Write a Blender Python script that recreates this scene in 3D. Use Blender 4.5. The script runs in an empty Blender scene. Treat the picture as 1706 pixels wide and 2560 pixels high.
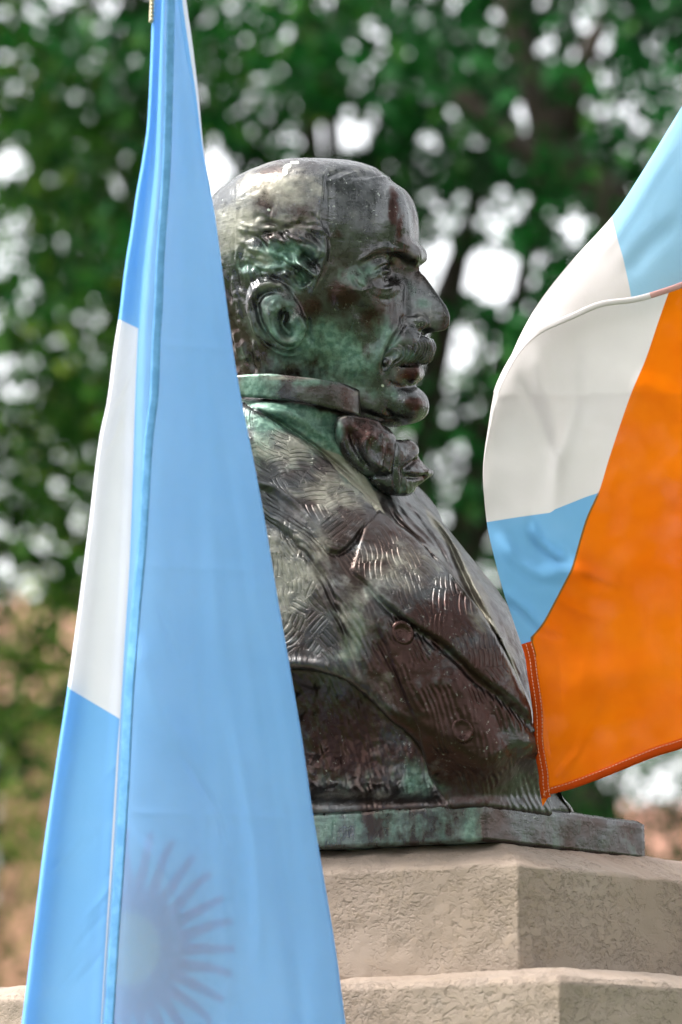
import bpy, math, random
import numpy as np
from mathutils import Vector

scene = bpy.context.scene
col = scene.collection
rng = np.random.default_rng(11)
random.seed(5)

# ------------------------------------------------------------------ camera
FPX, HORIZON, W, H = 7840.0, 2940.0, 1706.0, 2560.0      # focal length and eye level measured in the photograph
PITCH = math.atan((HORIZON - H / 2) / FPX)
CAM = np.array([0.0, 0.0, 1.6])
R_ = np.array([1.0, 0, 0])
F_ = np.array([0, math.cos(PITCH), math.sin(PITCH)])
U_ = np.array([0, -math.sin(PITCH), math.cos(PITCH)])
D0 = 3.53                                                  # distance of the bust
S = D0 / FPX                                               # metres per unit of the sculpting frame

cd = bpy.data.cameras.new('camera')
cam = bpy.data.objects.new('camera', cd)
col.objects.link(cam)
cam.location = CAM
cam.rotation_euler = (math.pi / 2 + PITCH, 0, 0)
cd.sensor_fit = 'VERTICAL'
cd.sensor_height = 36.0
cd.sensor_width = 24.0
cd.lens = 36.0 * FPX / H
cd.clip_start, cd.clip_end = 0.05, 2000
cd.dof.use_dof = True
cd.dof.focus_distance = 3.45
cd.dof.aperture_fstop = 3.7
scene.camera = cam

# ------------------------------------------------------------------ sky and sun (bright overcast)
SUN_EL, SUN_AZ = math.radians(56), math.radians(255)       # azimuth clockwise from +Y
world = bpy.data.worlds.new('World')
scene.world = world
world.use_nodes = True
wn, wl = world.node_tree.nodes, world.node_tree.links
wn.clear()
sky = wn.new('ShaderNodeTexSky')
sky.sky_type = 'NISHITA'
sky.sun_disc = False
sky.sun_elevation = SUN_EL
sky.sun_rotation = SUN_AZ
sky.air_density, sky.dust_density, sky.ozone_density = 1.3, 4.0, 1.0
hs = wn.new('ShaderNodeHueSaturation')
hs.inputs['Saturation'].default_value = 0.12
bg = wn.new('ShaderNodeBackground')
bg.inputs['Strength'].default_value = 0.15
wo = wn.new('ShaderNodeOutputWorld')
wl.new(sky.outputs[0], hs.inputs['Color'])
wl.new(hs.outputs[0], bg.inputs['Color'])
wl.new(bg.outputs[0], wo.inputs['Surface'])

sl = bpy.data.lights.new('sun', 'SUN')
sl.energy = 1.3
sl.angle = math.radians(14)
sl.color = (1.0, 0.96, 0.9)
sun = bpy.data.objects.new('sun', sl)
col.objects.link(sun)
sd_ = Vector((math.sin(SUN_AZ) * math.cos(SUN_EL), math.cos(SUN_AZ) * math.cos(SUN_EL), math.sin(SUN_EL)))
sun.rotation_euler = sd_.to_track_quat('Z', 'Y').to_euler()
sun.location = (-3, -3, 8)

scene.view_settings.view_transform = 'Standard'
scene.view_settings.look = 'None'
scene.view_settings.exposure = 2.1
scene.view_settings.gamma = 1.0
scene.view_settings.use_curve_mapping = False
scene.cycles.use_denoising = True
scene.cycles.use_adaptive_sampling = True
scene.cycles.adaptive_threshold = 0.03
scene.cycles.max_bounces = 4
scene.cycles.diffuse_bounces = 2
scene.cycles.glossy_bounces = 2
scene.cycles.transmission_bounces = 2
scene.cycles.transparent_max_bounces = 8

# ------------------------------------------------------------------ frames
def to_world(P):
    """sculpting frame (x right, y down, n toward the viewer; photo-sized units) -> metres"""
    P = np.asarray(P, dtype=np.float64)
    x, y, n = P[..., 0], P[..., 1], P[..., 2]
    return (CAM + D0 * F_ + S * ((x - 853)[..., None] * R_ + (1280 - y)[..., None] * U_ - n[..., None] * F_))

def unproj(P):
    """apparent position (x, y) of sculpting-frame points"""
    k = D0 / (D0 - P[:, 2] * S)
    return 853 + (P[:, 0] - 853) * k, 1280 + (P[:, 1] - 1280) * k

def at(x, y, n=0.0):
    """sculpting-frame point that appears at x, y when it lies n nearer than the bust's axis"""
    k = (D0 - np.asarray(n, float) * S) / D0
    return np.stack(np.broadcast_arrays(853 + (np.asarray(x, float) - 853) * k, 1280 + (np.asarray(y, float) - 1280) * k, np.asarray(n, float)), -1)

def ray_world(x, y, d):
    return CAM + d * (F_ + (x - 853) / FPX * R_ + (1280 - y) / FPX * U_)

# ------------------------------------------------------------------ object helpers
def tag(o, label=None, cat=None, group=None, kind=None):
    for k, v in (('label', label), ('category', cat), ('group', group), ('kind', kind)):
        if v:
            o[k] = v
    return o

def empty(name, loc):
    o = bpy.data.objects.new(name, None)
    o.empty_display_size = 0.1
    o.location = loc
    col.objects.link(o)
    return o

def mesh_obj(name, verts, faces, mat, parent=None, origin=None, smooth=True, attrs=None):
    verts = np.asarray(verts, dtype=np.float64)
    if origin is None:
        origin = np.zeros(3)
        q = parent
        while q is not None:
            origin = origin + np.array(q.location)
            q = q.parent
    v = (verts - origin).astype(np.float32)
    me = bpy.data.meshes.new(name)
    if isinstance(faces, np.ndarray):
        k = faces.shape[1]
        me.vertices.add(len(v)); me.vertices.foreach_set('co', v.ravel())
        me.loops.add(faces.size); me.loops.foreach_set('vertex_index', faces.astype(np.int32).ravel())
        me.polygons.add(len(faces)); me.polygons.foreach_set('loop_start', np.arange(0, faces.size, k, dtype=np.int32))
        me.update(calc_edges=True)
    else:
        me.from_pydata(v.tolist(), [], faces)
    me.validate()
    if smooth:
        me.polygons.foreach_set('use_smooth', np.ones(len(me.polygons), dtype=bool))
    for an, av in (attrs or {}).items():
        a = me.attributes.new(an, 'FLOAT', 'POINT')
        a.data.foreach_set('value', np.asarray(av, dtype=np.float32))
    if mat is not None:
        me.materials.append(mat)
    me.update()
    o = bpy.data.objects.new(name, me)
    col.objects.link(o)
    if parent is not None:
        o.parent = parent
    else:
        o.location = origin
    return o

# ------------------------------------------------------------------ noise
def _hash(ix, iy, iz, seed):
    h = (ix * 374761393 + iy * 668265263 + iz * 1274126177 + seed * 974634777) & 0xFFFFFFFF
    h = ((h ^ (h >> 13)) * 1274126177) & 0xFFFFFFFF
    return ((h ^ (h >> 16)) & 0xFFFF) / 65535.0

def vnoise(P, seed=0):
    P = np.asarray(P, float)
    i = np.floor(P).astype(np.int64); f = P - i
    f = f * f * (3 - 2 * f)
    out = 0
    for dx in (0, 1):
        for dy in (0, 1):
            for dz in (0, 1):
                w = (f[..., 0] if dx else 1 - f[..., 0]) * (f[..., 1] if dy else 1 - f[..., 1]) * (f[..., 2] if dz else 1 - f[..., 2])
                out = out + w * _hash(i[..., 0] + dx, i[..., 1] + dy, i[..., 2] + dz, seed)
    return out

def fbm(P, seed=0, octv=3):
    a, t, s = 0.5, 0, 0
    for k in range(octv):
        t = t + a * vnoise(np.asarray(P) * 2 ** k, seed + k); s += a; a *= 0.5
    return t / s

# ------------------------------------------------------------------ shader helpers
class NT:
    def __init__(self, name):
        self.m = bpy.data.materials.new(name)
        self.m.use_nodes = True
        self.n, self.l = self.m.node_tree.nodes, self.m.node_tree.links
        self.n.clear()
        self.out = self.n.new('ShaderNodeOutputMaterial')
    def node(self, t, **kw):
        nd = self.n.new(t)
        for k, v in kw.items():
            setattr(nd, k, v)
        return nd
    def put(self, sock, v):
        if isinstance(v, bpy.types.NodeSocket):
            self.l.new(v, sock)
        elif v is not None:
            if hasattr(sock, 'default_value') and isinstance(v, (tuple, list)) and len(v) == 3 and sock.type == 'RGBA':
                v = (*v, 1)
            sock.default_value = v
    def math(self, op, a, b=None, c=None, clamp=False):
        nd = self.node('ShaderNodeMath', operation=op, use_clamp=clamp)
        for i, v in enumerate((a, b, c)):
            if v is not None:
                self.put(nd.inputs[i], v)
        return nd.outputs[0]
    def mix(self, f, a, b):
        nd = self.node('ShaderNodeMix', data_type='RGBA')
        self.put(nd.inputs[0], f); self.put(nd.inputs[6], a); self.put(nd.inputs[7], b)
        return nd.outputs[2]
    def ramp(self, v, lo, hi, a=0.0, b=1.0):
        nd = self.node('ShaderNodeMapRange', interpolation_type='SMOOTHSTEP')
        self.put(nd.inputs[0], v)
        for i, x in ((1, lo), (2, hi), (3, a), (4, b)):
            nd.inputs[i].default_value = x
        return nd.outputs[0]
    def coord(self, scale=(1, 1, 1), which='Object', rot=(0, 0, 0)):
        tc = self.node('ShaderNodeTexCoord')
        mp = self.node('ShaderNodeMapping')
        mp.inputs['Scale'].default_value = scale
        mp.inputs['Rotation'].default_value = rot
        self.l.new(tc.outputs[which], mp.inputs[0])
        return mp.outputs[0]
    def noise(self, vec, scale, detail=4, rough=0.55, dist=0.0):
        nd = self.node('ShaderNodeTexNoise')
        self.put(nd.inputs['Vector'], vec)
        nd.inputs['Scale'].default_value = scale
        nd.inputs['Detail'].default_value = detail
        nd.inputs['Roughness'].default_value = rough
        nd.inputs['Distortion'].default_value = dist
        return nd.outputs[0]
    def attr(self, name):
        nd = self.node('ShaderNodeAttribute')
        nd.attribute_name = name
        return nd.outputs['Fac']
    def bump(self, h, strength, dist, normal=None):
        nd = self.node('ShaderNodeBump')
        nd.inputs['Strength'].default_value = strength
        nd.inputs['Distance'].default_value = dist
        self.put(nd.inputs['Height'], h)
        if normal is not None:
            self.put(nd.inputs['Normal'], normal)
        return nd.outputs[0]
    def bsdf(self, color, rough=0.5, metal=0.0, normal=None, spec=None):
        nd = self.node('ShaderNodeBsdfPrincipled')
        self.put(nd.inputs['Base Color'], color)
        self.put(nd.inputs['Roughness'], rough)
        self.put(nd.inputs['Metallic'], metal)
        if normal is not None:
            self.put(nd.inputs['Normal'], normal)
        if spec is not None:
            self.put(nd.inputs['Specular IOR Level'], spec)
        return nd.outputs[0]
    def surface(self, s):
        self.l.new(s, self.out.inputs['Surface'])
        return self.m

# ------------------------------------------------------------------ materials
def bronze_material(name, body=True):
    t = NT(name)
    c = t.coord()
    n1 = t.noise(c, 9, 5, 0.6)
    n2 = t.noise(c, 34, 6, 0.65)
    n3 = t.noise(c, 150, 3, 0.6)
    streak = t.noise(t.coord((60, 60, 9)), 1.0, 4, 0.6)
    brushed = t.noise(t.coord((38, 38, 95), rot=(0.1, 0.3, 0)), 1.0, 4, 0.65, 0.6)
    green, tan, red = t.attr('green'), t.attr('tan'), t.attr('red')
    base = t.mix(t.ramp(n1, 0.36, 0.58), (0.046, 0.032, 0.028), (0.072, 0.075, 0.077))
    base = t.mix(t.ramp(n2, 0.46, 0.74, 0, 0.75), base, (0.15, 0.158, 0.162))
    dith = t.math('MULTIPLY', t.math('SUBTRACT', t.math('ADD', t.math('MULTIPLY', n2, 0.7), t.math('MULTIPLY', n3, 0.3)), 0.5), 2.4)
    def patch(v, src=None, lo=0.25, hi=0.80, top=0.95):
        return t.ramp(t.math('ADD', v, dith if src is None else src), lo, hi, 0, top)
    rmask = patch(red)
    base = t.mix(rmask, base, (0.038, 0.018, 0.015))
    gsrc = t.math('ADD', t.math('MULTIPLY', n2, 0.6), t.math('MULTIPLY', streak, 0.4))
    gmask = patch(green, t.math('MULTIPLY', t.math('SUBTRACT', gsrc, 0.5), 2.2), 0.25, 1.0, 0.85)
    gcol = t.mix(t.ramp(n3, 0.35, 0.65), (0.040, 0.115, 0.080), (0.13, 0.24, 0.18))
    base = t.mix(gmask, base, gcol)
    tsrc = t.math('ADD', t.math('MULTIPLY', n2, 0.65), t.math('MULTIPLY', brushed, 0.35))
    tmask = patch(tan, t.math('MULTIPLY', t.math('SUBTRACT', tsrc, 0.5), 2.0), 0.25, 1.0, 0.9)
    base = t.mix(tmask, base, t.mix(n1, (0.24, 0.215, 0.165), (0.19, 0.20, 0.165)))
    speck = t.ramp(t.noise(c, 230, 3, 0.6), 0.64, 0.70)
    speck = t.math('MULTIPLY', speck, t.ramp(n1, 0.42, 0.62, 0.0, 0.5))
    base = t.mix(speck, base, (0.34, 0.37, 0.33))
    drop = t.ramp(t.math('ADD', t.attr('spot'), t.math('MULTIPLY', t.math('SUBTRACT', n3, 0.5), 0.8)), 0.35, 0.6)
    base = t.mix(drop, base, (0.46, 0.50, 0.42))
    speck = t.math('MAXIMUM', speck, drop)
    pat = t.math('MAXIMUM', gmask, t.math('MAXIMUM', tmask, speck))
    metal = t.math('SUBTRACT', 0.88, t.math('MULTIPLY', pat, 0.66), clamp=True)
    rough = t.math('ADD', t.ramp(n2, 0.3, 0.7, 0.20, 0.34), t.math('MULTIPLY', pat, 0.20))
    if body:
        rough = t.math('ADD', rough, 0.08)
    bmp = t.bump(t.math('ADD', t.math('MULTIPLY', n2, 1.0), t.math('MULTIPLY', n3, 0.35)), 0.55, 0.0022)
    bmp = t.bump(brushed, 0.22, 0.0012, bmp)
    rasp = t.math('ADD', t.noise(t.coord((45, 45, 420), rot=(0, 0.15, 0)), 1.0, 2, 0.5), t.noise(t.coord((420, 420, 40), rot=(0, 0.1, 0.2)), 1.0, 2, 0.5))
    bmp = t.bump(t.math('MULTIPLY', rasp, t.ramp(n1, 0.40, 0.58)), 0.30, 0.0009, bmp)
    if body:
        # chisel marks: patches of short parallel cuts, each patch with a direction of its own
        wv = t.ramp(t.math('SINE', t.attr('hatch_line')), -0.1, 0.9)
        bmp = t.bump(t.math('MULTIPLY', wv, t.attr('hatch')), 0.95, 0.0015, bmp)
        # long combed lines
        comb = t.math('SINE', t.math('MULTIPLY', t.attr('comb_line'), 1.0))
        bmp = t.bump(t.math('MULTIPLY', comb, t.attr('comb')), 0.75, 0.0012, bmp)
    return t.surface(t.bsdf(base, rough, metal, bmp))

def simple_material(name, c1, c2, scale, rough=0.7, bump=0.0, bdist=0.01, metal=0.0, stretch=(1, 1, 1)):
    t = NT(name)
    c = t.coord(stretch)
    n = t.noise(c, scale, 5, 0.6)
    b = t.bump(n, bump, bdist) if bump else None
    return t.surface(t.bsdf(t.mix(t.ramp(n, 0.3, 0.7), c1, c2), rough, metal, b))

def stone_material():
    t = NT('roughcast_stone')
    c = t.coord()
    big = t.noise(c, 5, 4, 0.6)
    mid = t.noise(c, 42, 5, 0.6, 0.8)
    fine = t.noise(c, 260, 3, 0.6)
    vo = t.node('ShaderNodeTexVoronoi', feature='SMOOTH_F1'); t.put(vo.inputs['Vector'], t.coord((1, 1, 1.5))); vo.inputs['Scale'].default_value = 70
    pits = t.ramp(t.noise(t.coord((1, 1, 1.5), rot=(0.3, 0.5, 0.2)), 105, 4, 0.65, 0.3), 0.46, 0.74)
    pits2 = t.ramp(t.noise(t.coord((1, 1, 1.2), rot=(0.9, 0.2, 0.7)), 210, 3, 0.65, 0.2), 0.48, 0.72)
    pm = t.math('MAXIMUM', t.math('MULTIPLY', pits, t.ramp(t.noise(c, 9, 3, 0.6), 0.34, 0.60)), t.math('MULTIPLY', pits2, t.ramp(t.noise(c, 14, 3, 0.6), 0.42, 0.62, 0, 0.6)))
    col_ = t.mix(t.ramp(big, 0.3, 0.7), (0.215, 0.165, 0.128), (0.25, 0.20, 0.162))
    col_ = t.mix(t.ramp(mid, 0.45, 0.75, 0, 0.5), col_, (0.25, 0.19, 0.138))
    col_ = t.mix(t.ramp(t.noise(c, 17, 4, 0.7), 0.58, 0.75, 0, 0.35), col_, (0.175, 0.15, 0.13))
    b = t.bump(t.math('SUBTRACT', 1.0, pm), 0.8, 0.0034)
    b = t.bump(vo.outputs['Distance'], 0.16, 0.002, b)
    b = t.bump(fine, 0.35, 0.0008, b)
    return t.surface(t.bsdf(col_, 0.9, 0, b))

def cloth_material(name, kind):
    t = NT(name)
    c = t.coord()
    weave = t.noise(t.coord((900, 900, 900)), 1.0, 2, 0.5)
    crinkle = t.noise(t.coord((7, 7, 3.2), rot=(0, 0.5, 0)), 1.0, 3, 0.5, 0.6)
    stain = t.noise(c, 6, 4, 0.6)
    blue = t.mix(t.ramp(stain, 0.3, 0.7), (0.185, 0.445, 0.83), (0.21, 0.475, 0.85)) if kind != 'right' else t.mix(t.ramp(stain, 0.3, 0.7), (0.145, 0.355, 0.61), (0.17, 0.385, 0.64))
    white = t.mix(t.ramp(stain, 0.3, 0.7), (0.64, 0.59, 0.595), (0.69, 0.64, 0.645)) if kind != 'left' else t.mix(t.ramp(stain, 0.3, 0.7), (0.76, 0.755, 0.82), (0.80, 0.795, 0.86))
    trans, see = 0.42, 0.0
    if kind == 'left':
        colr = t.mix(t.ramp(t.attr('white'), -0.08, 0.08), blue, white)
        sun_c = t.mix(t.ramp(t.attr('sun_disc'), -2, 2), (0.80, 0.20, 0.09), (1.0, 0.52, 0.16))
        sunm = t.math('MULTIPLY', t.ramp(t.attr('sun'), -2.0, 2.0), 0.95)
        colr = t.mix(sunm, colr, sun_c)
        see = t.attr('thin')
    elif kind == 'right':
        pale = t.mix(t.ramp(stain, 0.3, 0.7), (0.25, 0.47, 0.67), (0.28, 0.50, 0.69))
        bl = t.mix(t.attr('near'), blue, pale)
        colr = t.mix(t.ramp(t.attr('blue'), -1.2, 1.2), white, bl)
        orange = t.mix(t.ramp(stain, 0.3, 0.7), (0.66, 0.115, 0.001), (0.78, 0.175, 0.001))
        colr = t.mix(t.ramp(t.attr('orange'), -1.2, 1.2), colr, orange)
        seam = t.math('MULTIPLY', t.ramp(t.math('ABSOLUTE', t.attr('orange')), 3.6, 1.2), t.attr('seam'))
        colr = t.mix(seam, colr, (0.20, 0.085, 0.012))
        see = 0.03
    elif kind == 'orange':
        colr = t.mix(t.ramp(stain, 0.3, 0.7), (0.52, 0.062, 0.004), (0.58, 0.078, 0.005))
    elif kind == 'white':
        colr = white
    else:
        colr = t.mix(t.ramp(t.noise(c, 70, 3, 0.6), 0.35, 0.7), (0.13, 0.34, 0.65), (0.19, 0.45, 0.82))
        trans = 0.2
    b = t.bump(weave, 0.12, 0.0004)
    b = t.bump(crinkle, 0.32 if kind == 'left' else 0.5, 0.012, b)
    b = t.bump(t.noise(t.coord((34, 34, 22), rot=(0.4, 0.2, 0)), 1.0, 4, 0.55, 0.8), 0.14, 0.004, b)
    d = t.bsdf(colr, 0.75, 0, b, 0.12)
    tr = t.node('ShaderNodeBsdfTranslucent'); t.put(tr.inputs[0], colr); t.put(tr.inputs['Normal'], b)
    mx = t.node('ShaderNodeMixShader'); mx.inputs[0].default_value = trans
    t.l.new(d, mx.inputs[1]); t.l.new(tr.outputs[0], mx.inputs[2])
    s = mx.outputs[0]
    if not (isinstance(see, float) and see == 0):
        tp = t.node('ShaderNodeBsdfTransparent'); tp.inputs[0].default_value = (0.88, 0.94, 1, 1)
        m2 = t.node('ShaderNodeMixShader'); t.put(m2.inputs[0], see)
        t.l.new(s, m2.inputs[1]); t.l.new(tp.outputs[0], m2.inputs[2])
        s = m2.outputs[0]
    return t.surface(s)

def leaf_material(name, c1, c2, c3):
    t = NT(name)
    g = t.node('ShaderNodeNewGeometry')
    rnd = g.outputs['Random Per Island']
    cc = t.mix(t.ramp(rnd, 0.0, 0.6), c1, c2)
    cc = t.mix(t.ramp(rnd, 0.8, 1.0), cc, c3)
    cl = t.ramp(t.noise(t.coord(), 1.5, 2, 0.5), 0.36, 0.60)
    cc = t.mix(cl, tuple(v * 0.25 for v in c1), cc)  # shaded clumps of foliage, put into the leaf colour as dark patches
    d = t.bsdf(cc, 0.6, 0, None, 0.12)
    tr = t.node('ShaderNodeBsdfTranslucent'); t.put(tr.inputs[0], cc)
    mx = t.node('ShaderNodeMixShader'); mx.inputs[0].default_value = 0.35
    t.l.new(d, mx.inputs[1]); t.l.new(tr.outputs[0], mx.inputs[2])
    return t.surface(mx.outputs[0])

M_BRONZE = bronze_material('bronze_coat', True)
M_BRONZE_HEAD = bronze_material('bronze_head', False)
M_STONE = stone_material()
M_FLAG_L = cloth_material('flag_cloth_left', 'left')
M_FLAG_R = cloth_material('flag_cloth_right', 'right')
M_HEM_B = cloth_material('hem_blue', 'hem')
M_HEM_O = cloth_material('hem_orange', 'orange')
M_HEM_W = cloth_material('hem_white', 'white')
M_THREAD = simple_material('thread', (0.52, 0.28, 0.15), (0.62, 0.40, 0.26), 300, 0.8)
M_CORD = simple_material('cord', (0.50, 0.43, 0.30), (0.66, 0.58, 0.43), 200, 0.85)
M_POLE = simple_material('pole_paint', (0.55, 0.55, 0.55), (0.65, 0.65, 0.64), 30, 0.4)
M_BARK = simple_material('bark', (0.010, 0.0065, 0.004), (0.032, 0.020, 0.011), 12, 0.9, 0.8, 0.03, 0, (3, 3, 0.6))
M_GRASS = simple_material('lawn', (0.05, 0.09, 0.03), (0.09, 0.12, 0.05), 6, 0.95, 0.6, 0.05)


# ================================================================== setting: ground, buildings, trees
def quad_sheet(name, x0, x1, y0, y1, z, mat, n=40, amp=0.0):
    xs, ys = np.linspace(x0, x1, n), np.linspace(y0, y1, n)
    g = np.stack(np.meshgrid(xs, ys, indexing='ij'), -1).reshape(-1, 2)
    zz = z + amp * (fbm(np.c_[g / 6.0, np.zeros(len(g))], 5) - 0.5)
    i = np.arange(n * n).reshape(n, n)
    f = np.stack([i[:-1, :-1], i[1:, :-1], i[1:, 1:], i[:-1, 1:]], -1).reshape(-1, 4)
    return mesh_obj(name, np.c_[g, zz], f, mat)
tag(quad_sheet('ground', -400, 400, -60, 700, 0.0, M_GRASS, 60, 0.0), kind='structure')

def box_mesh(x0, x1, y0, y1, z0, z1):
    v = np.array([(x, y, z) for x in (x0, x1) for y in (y0, y1) for z in (z0, z1)], float)
    f = [(0, 1, 3, 2), (4, 6, 7, 5), (0, 4, 5, 1), (2, 3, 7, 6), (0, 2, 6, 4), (1, 5, 7, 3)]
    return v, f
def box(name, b, mat, parent=None):
    v, f = box_mesh(*b)
    return mesh_obj(name, v, f, mat, parent, smooth=False)

M_BRICK_WALL = simple_material('salmon_wall', (0.40, 0.20, 0.13), (0.48, 0.26, 0.18), 3, 0.9)
M_CREAM_WALL = simple_material('cream_wall', (0.50, 0.45, 0.36), (0.58, 0.53, 0.44), 3, 0.9)
M_FRAME = simple_material('window_frame_paint', (0.65, 0.64, 0.60), (0.72, 0.70, 0.66), 8, 0.6)
M_PANE = simple_material('window_pane', (0.04, 0.05, 0.055), (0.07, 0.08, 0.085), 2, 0.08)
M_ROOF = simple_material('roof_tile', (0.22, 0.10, 0.07), (0.30, 0.15, 0.10), 14, 0.9, 0.4, 0.05)
def house(label, x0, x1, y0, depth, h, wallm, cols_, rows_):
    e = empty('house', ((x0 + x1) / 2, y0, 0))
    tag(e, label, 'house')
    box('wall', (x0, x1, y0, y0 + depth, -0.02, h), wallm, e)
    ov = 0.35
    xm = (x0 + x1) / 2
    v = [(x0 - ov, y0 - ov, h + 0.003), (x1 + ov, y0 - ov, h + 0.003), (x1 + ov, y0 + depth + ov, h + 0.003), (x0 - ov, y0 + depth + ov, h + 0.003), (x0 + 1.5, y0 + depth / 2, h + 1.6), (x1 - 1.5, y0 + depth / 2, h + 1.6)]
    mesh_obj('roof', v, [(3, 2, 1, 0), (0, 1, 5, 4), (2, 3, 4, 5), (1, 2, 5), (3, 0, 4)], M_ROOF, e, smooth=False)
    for i in range(cols_):
        for j in range(rows_):
            wx = x0 + (i + 0.5) * (x1 - x0) / cols_; wz = 1.0 + j * 2.9
            fr = box('window', (wx - 0.6, wx + 0.6, y0 - 0.05, y0 + 0.02, wz, wz + 1.5), M_FRAME, e)
            o = box('pane', (wx - 0.5, wx + 0.5, y0 - 0.06, y0 - 0.04, wz + 0.1, wz + 1.4), M_PANE)
            o.parent = fr; o.matrix_parent_inverse.identity(); o.location = -Vector(e.location)
house('salmon coloured house glimpsed through the leaves at the left', -8.5, -0.6, 27.0, 7, 5.6, M_BRICK_WALL, 4, 2)
house('cream house glimpsed behind the foliage at the lower right', 1.2, 9.0, 30.0, 7, 3.9, M_CREAM_WALL, 4, 1)

# ---- trees
def tube(pts, rads, k=8):
    pts = np.asarray(pts, float)
    vs, fs = [], []
    up = np.array([0.3, 0.2, 0.9])
    for i, p in enumerate(pts):
        d = pts[min(i + 1, len(pts) - 1)] - pts[max(i - 1, 0)]
        d /= np.linalg.norm(d) + 1e-9
        a = np.cross(d, up); a /= np.linalg.norm(a) + 1e-9
        b = np.cross(d, a)
        for j in range(k):
            t = 2 * math.pi * j / k
            vs.append(p + rads[i] * (math.cos(t) * a + math.sin(t) * b))
    for i in range(len(pts) - 1):
        for j in range(k):
            fs.append((i * k + j, i * k + (j + 1) % k, (i + 1) * k + (j + 1) % k, (i + 1) * k + j))
    fs.append(tuple(range(k))[::-1]); fs.append(tuple((len(pts) - 1) * k + j for j in range(k)))
    return np.array(vs), fs

LEAF = np.array([(-0.5, 0, 0), (-0.15, 0.24, 0.05), (0.5, 0, 0), (-0.15, -0.24, 0.05)])
def leaves(centers, size, g):
    n = len(centers)
    q = g.normal(size=(n, 4)); q /= np.linalg.norm(q, axis=1)[:, None]
    w, x, y, z = q.T
    Rm = np.stack([np.stack([1 - 2 * (y * y + z * z), 2 * (x * y - z * w), 2 * (x * z + y * w)], -1),
                   np.stack([2 * (x * y + z * w), 1 - 2 * (x * x + z * z), 2 * (y * z - x * w)], -1),
                   np.stack([2 * (x * z - y * w), 2 * (y * z + x * w), 1 - 2 * (x * x + y * y)], -1)], 1)
    sc = size * g.uniform(0.7, 1.3, n)
    v = np.einsum('nij,kj->nki', Rm, LEAF) * sc[:, None, None] + centers[:, None, :]
    return v.reshape(-1, 3), np.arange(4 * n).reshape(n, 4)

# openings through the canopy where the sky breaks through, as (direction, half angle, how open)
GAPS = [(830, 345, 120, 62, 1.0), (540, 430, 52, 95, 1.0), (1150, 690, 150, 80, 0.97), (1270, 690, 110, 100, 1.0), (1120, 870, 120, 85, 0.98), (1080, 640, 56, 50, 0.95), (1330, 260, 52, 46, 1.0), (1440, 560, 60, 60, 0.9),
        (170, 15, 200, 40, 0.62), (20, 410, 54, 54, 0.95), (25, 620, 60, 100, 0.85), (1480, 90, 50, 100, 0.8), (1600, 2000, 120, 140, 0.75), (40, 960, 80, 90, 0.45), (1170, 540, 170, 60, 0.6), (1240, 520, 110, 50, 0.5),
        (60, 1740, 60, 100, 0.6), (50, 1480, 70, 80, 0.6), (60, 2050, 60, 60, 0.6), (120, 1350, 60, 40, 0.5), (280, 190, 40, 30, 0.6), (640, 260, 50, 40, 0.5)]
def keep(c, g, strength=1.0):
    d = (c - CAM)
    dep = d @ F_
    x = 853 + d @ R_ / dep * FPX; y = 1280 - d @ U_ / dep * FPX
    k = np.ones(len(c), bool)
    for gx, gy, rx, ry, a in GAPS:
        e = np.exp(-(((x - gx) / rx) ** 2 + ((y - gy) / ry) ** 2) ** 2)
        k &= g.uniform(size=len(c)) > a * e * strength
    return k

def tree(label, bx, by, h, crown, nclump, nleaf, size, mat, seed, trunk_r=0.16, sigma=0.22, limbs=7, lean=(0, 0), group=None, zlow=None, strength=1.0, name='tree', cat='tree', trunk_top=0.55):
    g = np.random.default_rng(seed)
    e = empty(name, (bx, by, 0))
    tag(e, label, cat, group)
    cz, rx, ry, rz = crown
    top = np.array([bx + lean[0], by + lean[1], h * trunk_top])
    pts = [np.array([bx, by, -0.02]) + (top - np.array([bx, by, 0])) * t + np.array([0.10 * math.sin(3 * t + seed), 0.1 * math.cos(2 * t + seed), 0]) * t for t in np.linspace(0, 1, 9)]
    v, f = tube(pts, np.linspace(trunk_r * 1.25, trunk_r * 0.6, 9), 10)
    mesh_obj('trunk', v, f, M_BARK, e)
    cc = np.array([bx + lean[0], by + lean[1], cz])
    # clump centres in the crown's volume
    u = g.normal(size=(nclump, 3)); u /= np.linalg.norm(u, axis=1)[:, None]
    rad = g.uniform(0.15, 1, nclump) ** 0.5
    cl = cc + u * rad[:, None] * np.array([rx, ry, rz])
    if zlow is not None:
        cl = cl[cl[:, 2] > zlow]
    for k in range(limbs):
        tgt = cl[g.integers(len(cl))]
        s = pts[4 + k % 5]
        mid = (s + tgt) / 2 + g.normal(size=3) * 0.15 + np.array([0, 0, 0.15])
        P = [s, s * 0.6 + mid * 0.4, mid, mid * 0.5 + tgt * 0.5, tgt]
        r0 = trunk_r * g.uniform(0.3, 0.5)
        v, f = tube(P, np.linspace(r0, 0.012, 5), 7)
        mesh_obj('limb', v, f, M_BARK, e)
    cen = cl[g.integers(len(cl), size=nleaf)] + g.normal(size=(nleaf, 3)) * sigma * np.array([1.25, 1.25, 0.8])
    cen = cen[keep(cen, g, strength) & (cen[:, 2] > 0.15)]
    v, f = leaves(cen, size, g)
    o = mesh_obj('crown', v, f, mat, e, smooth=False)
    tag(o, kind='stuff')
    return e

L_DARK = leaf_material('leaf_deep_green', (0.005, 0.050, 0.009), (0.012, 0.098, 0.017), (0.045, 0.145, 0.022))
L_MID = leaf_material('leaf_mid_green', (0.016, 0.075, 0.009), (0.045, 0.130, 0.016), (0.14, 0.20, 0.024))
L_OLIVE = leaf_material('leaf_olive', (0.05, 0.13, 0.014), (0.14, 0.22, 0.03), (0.42, 0.42, 0.10))

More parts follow.
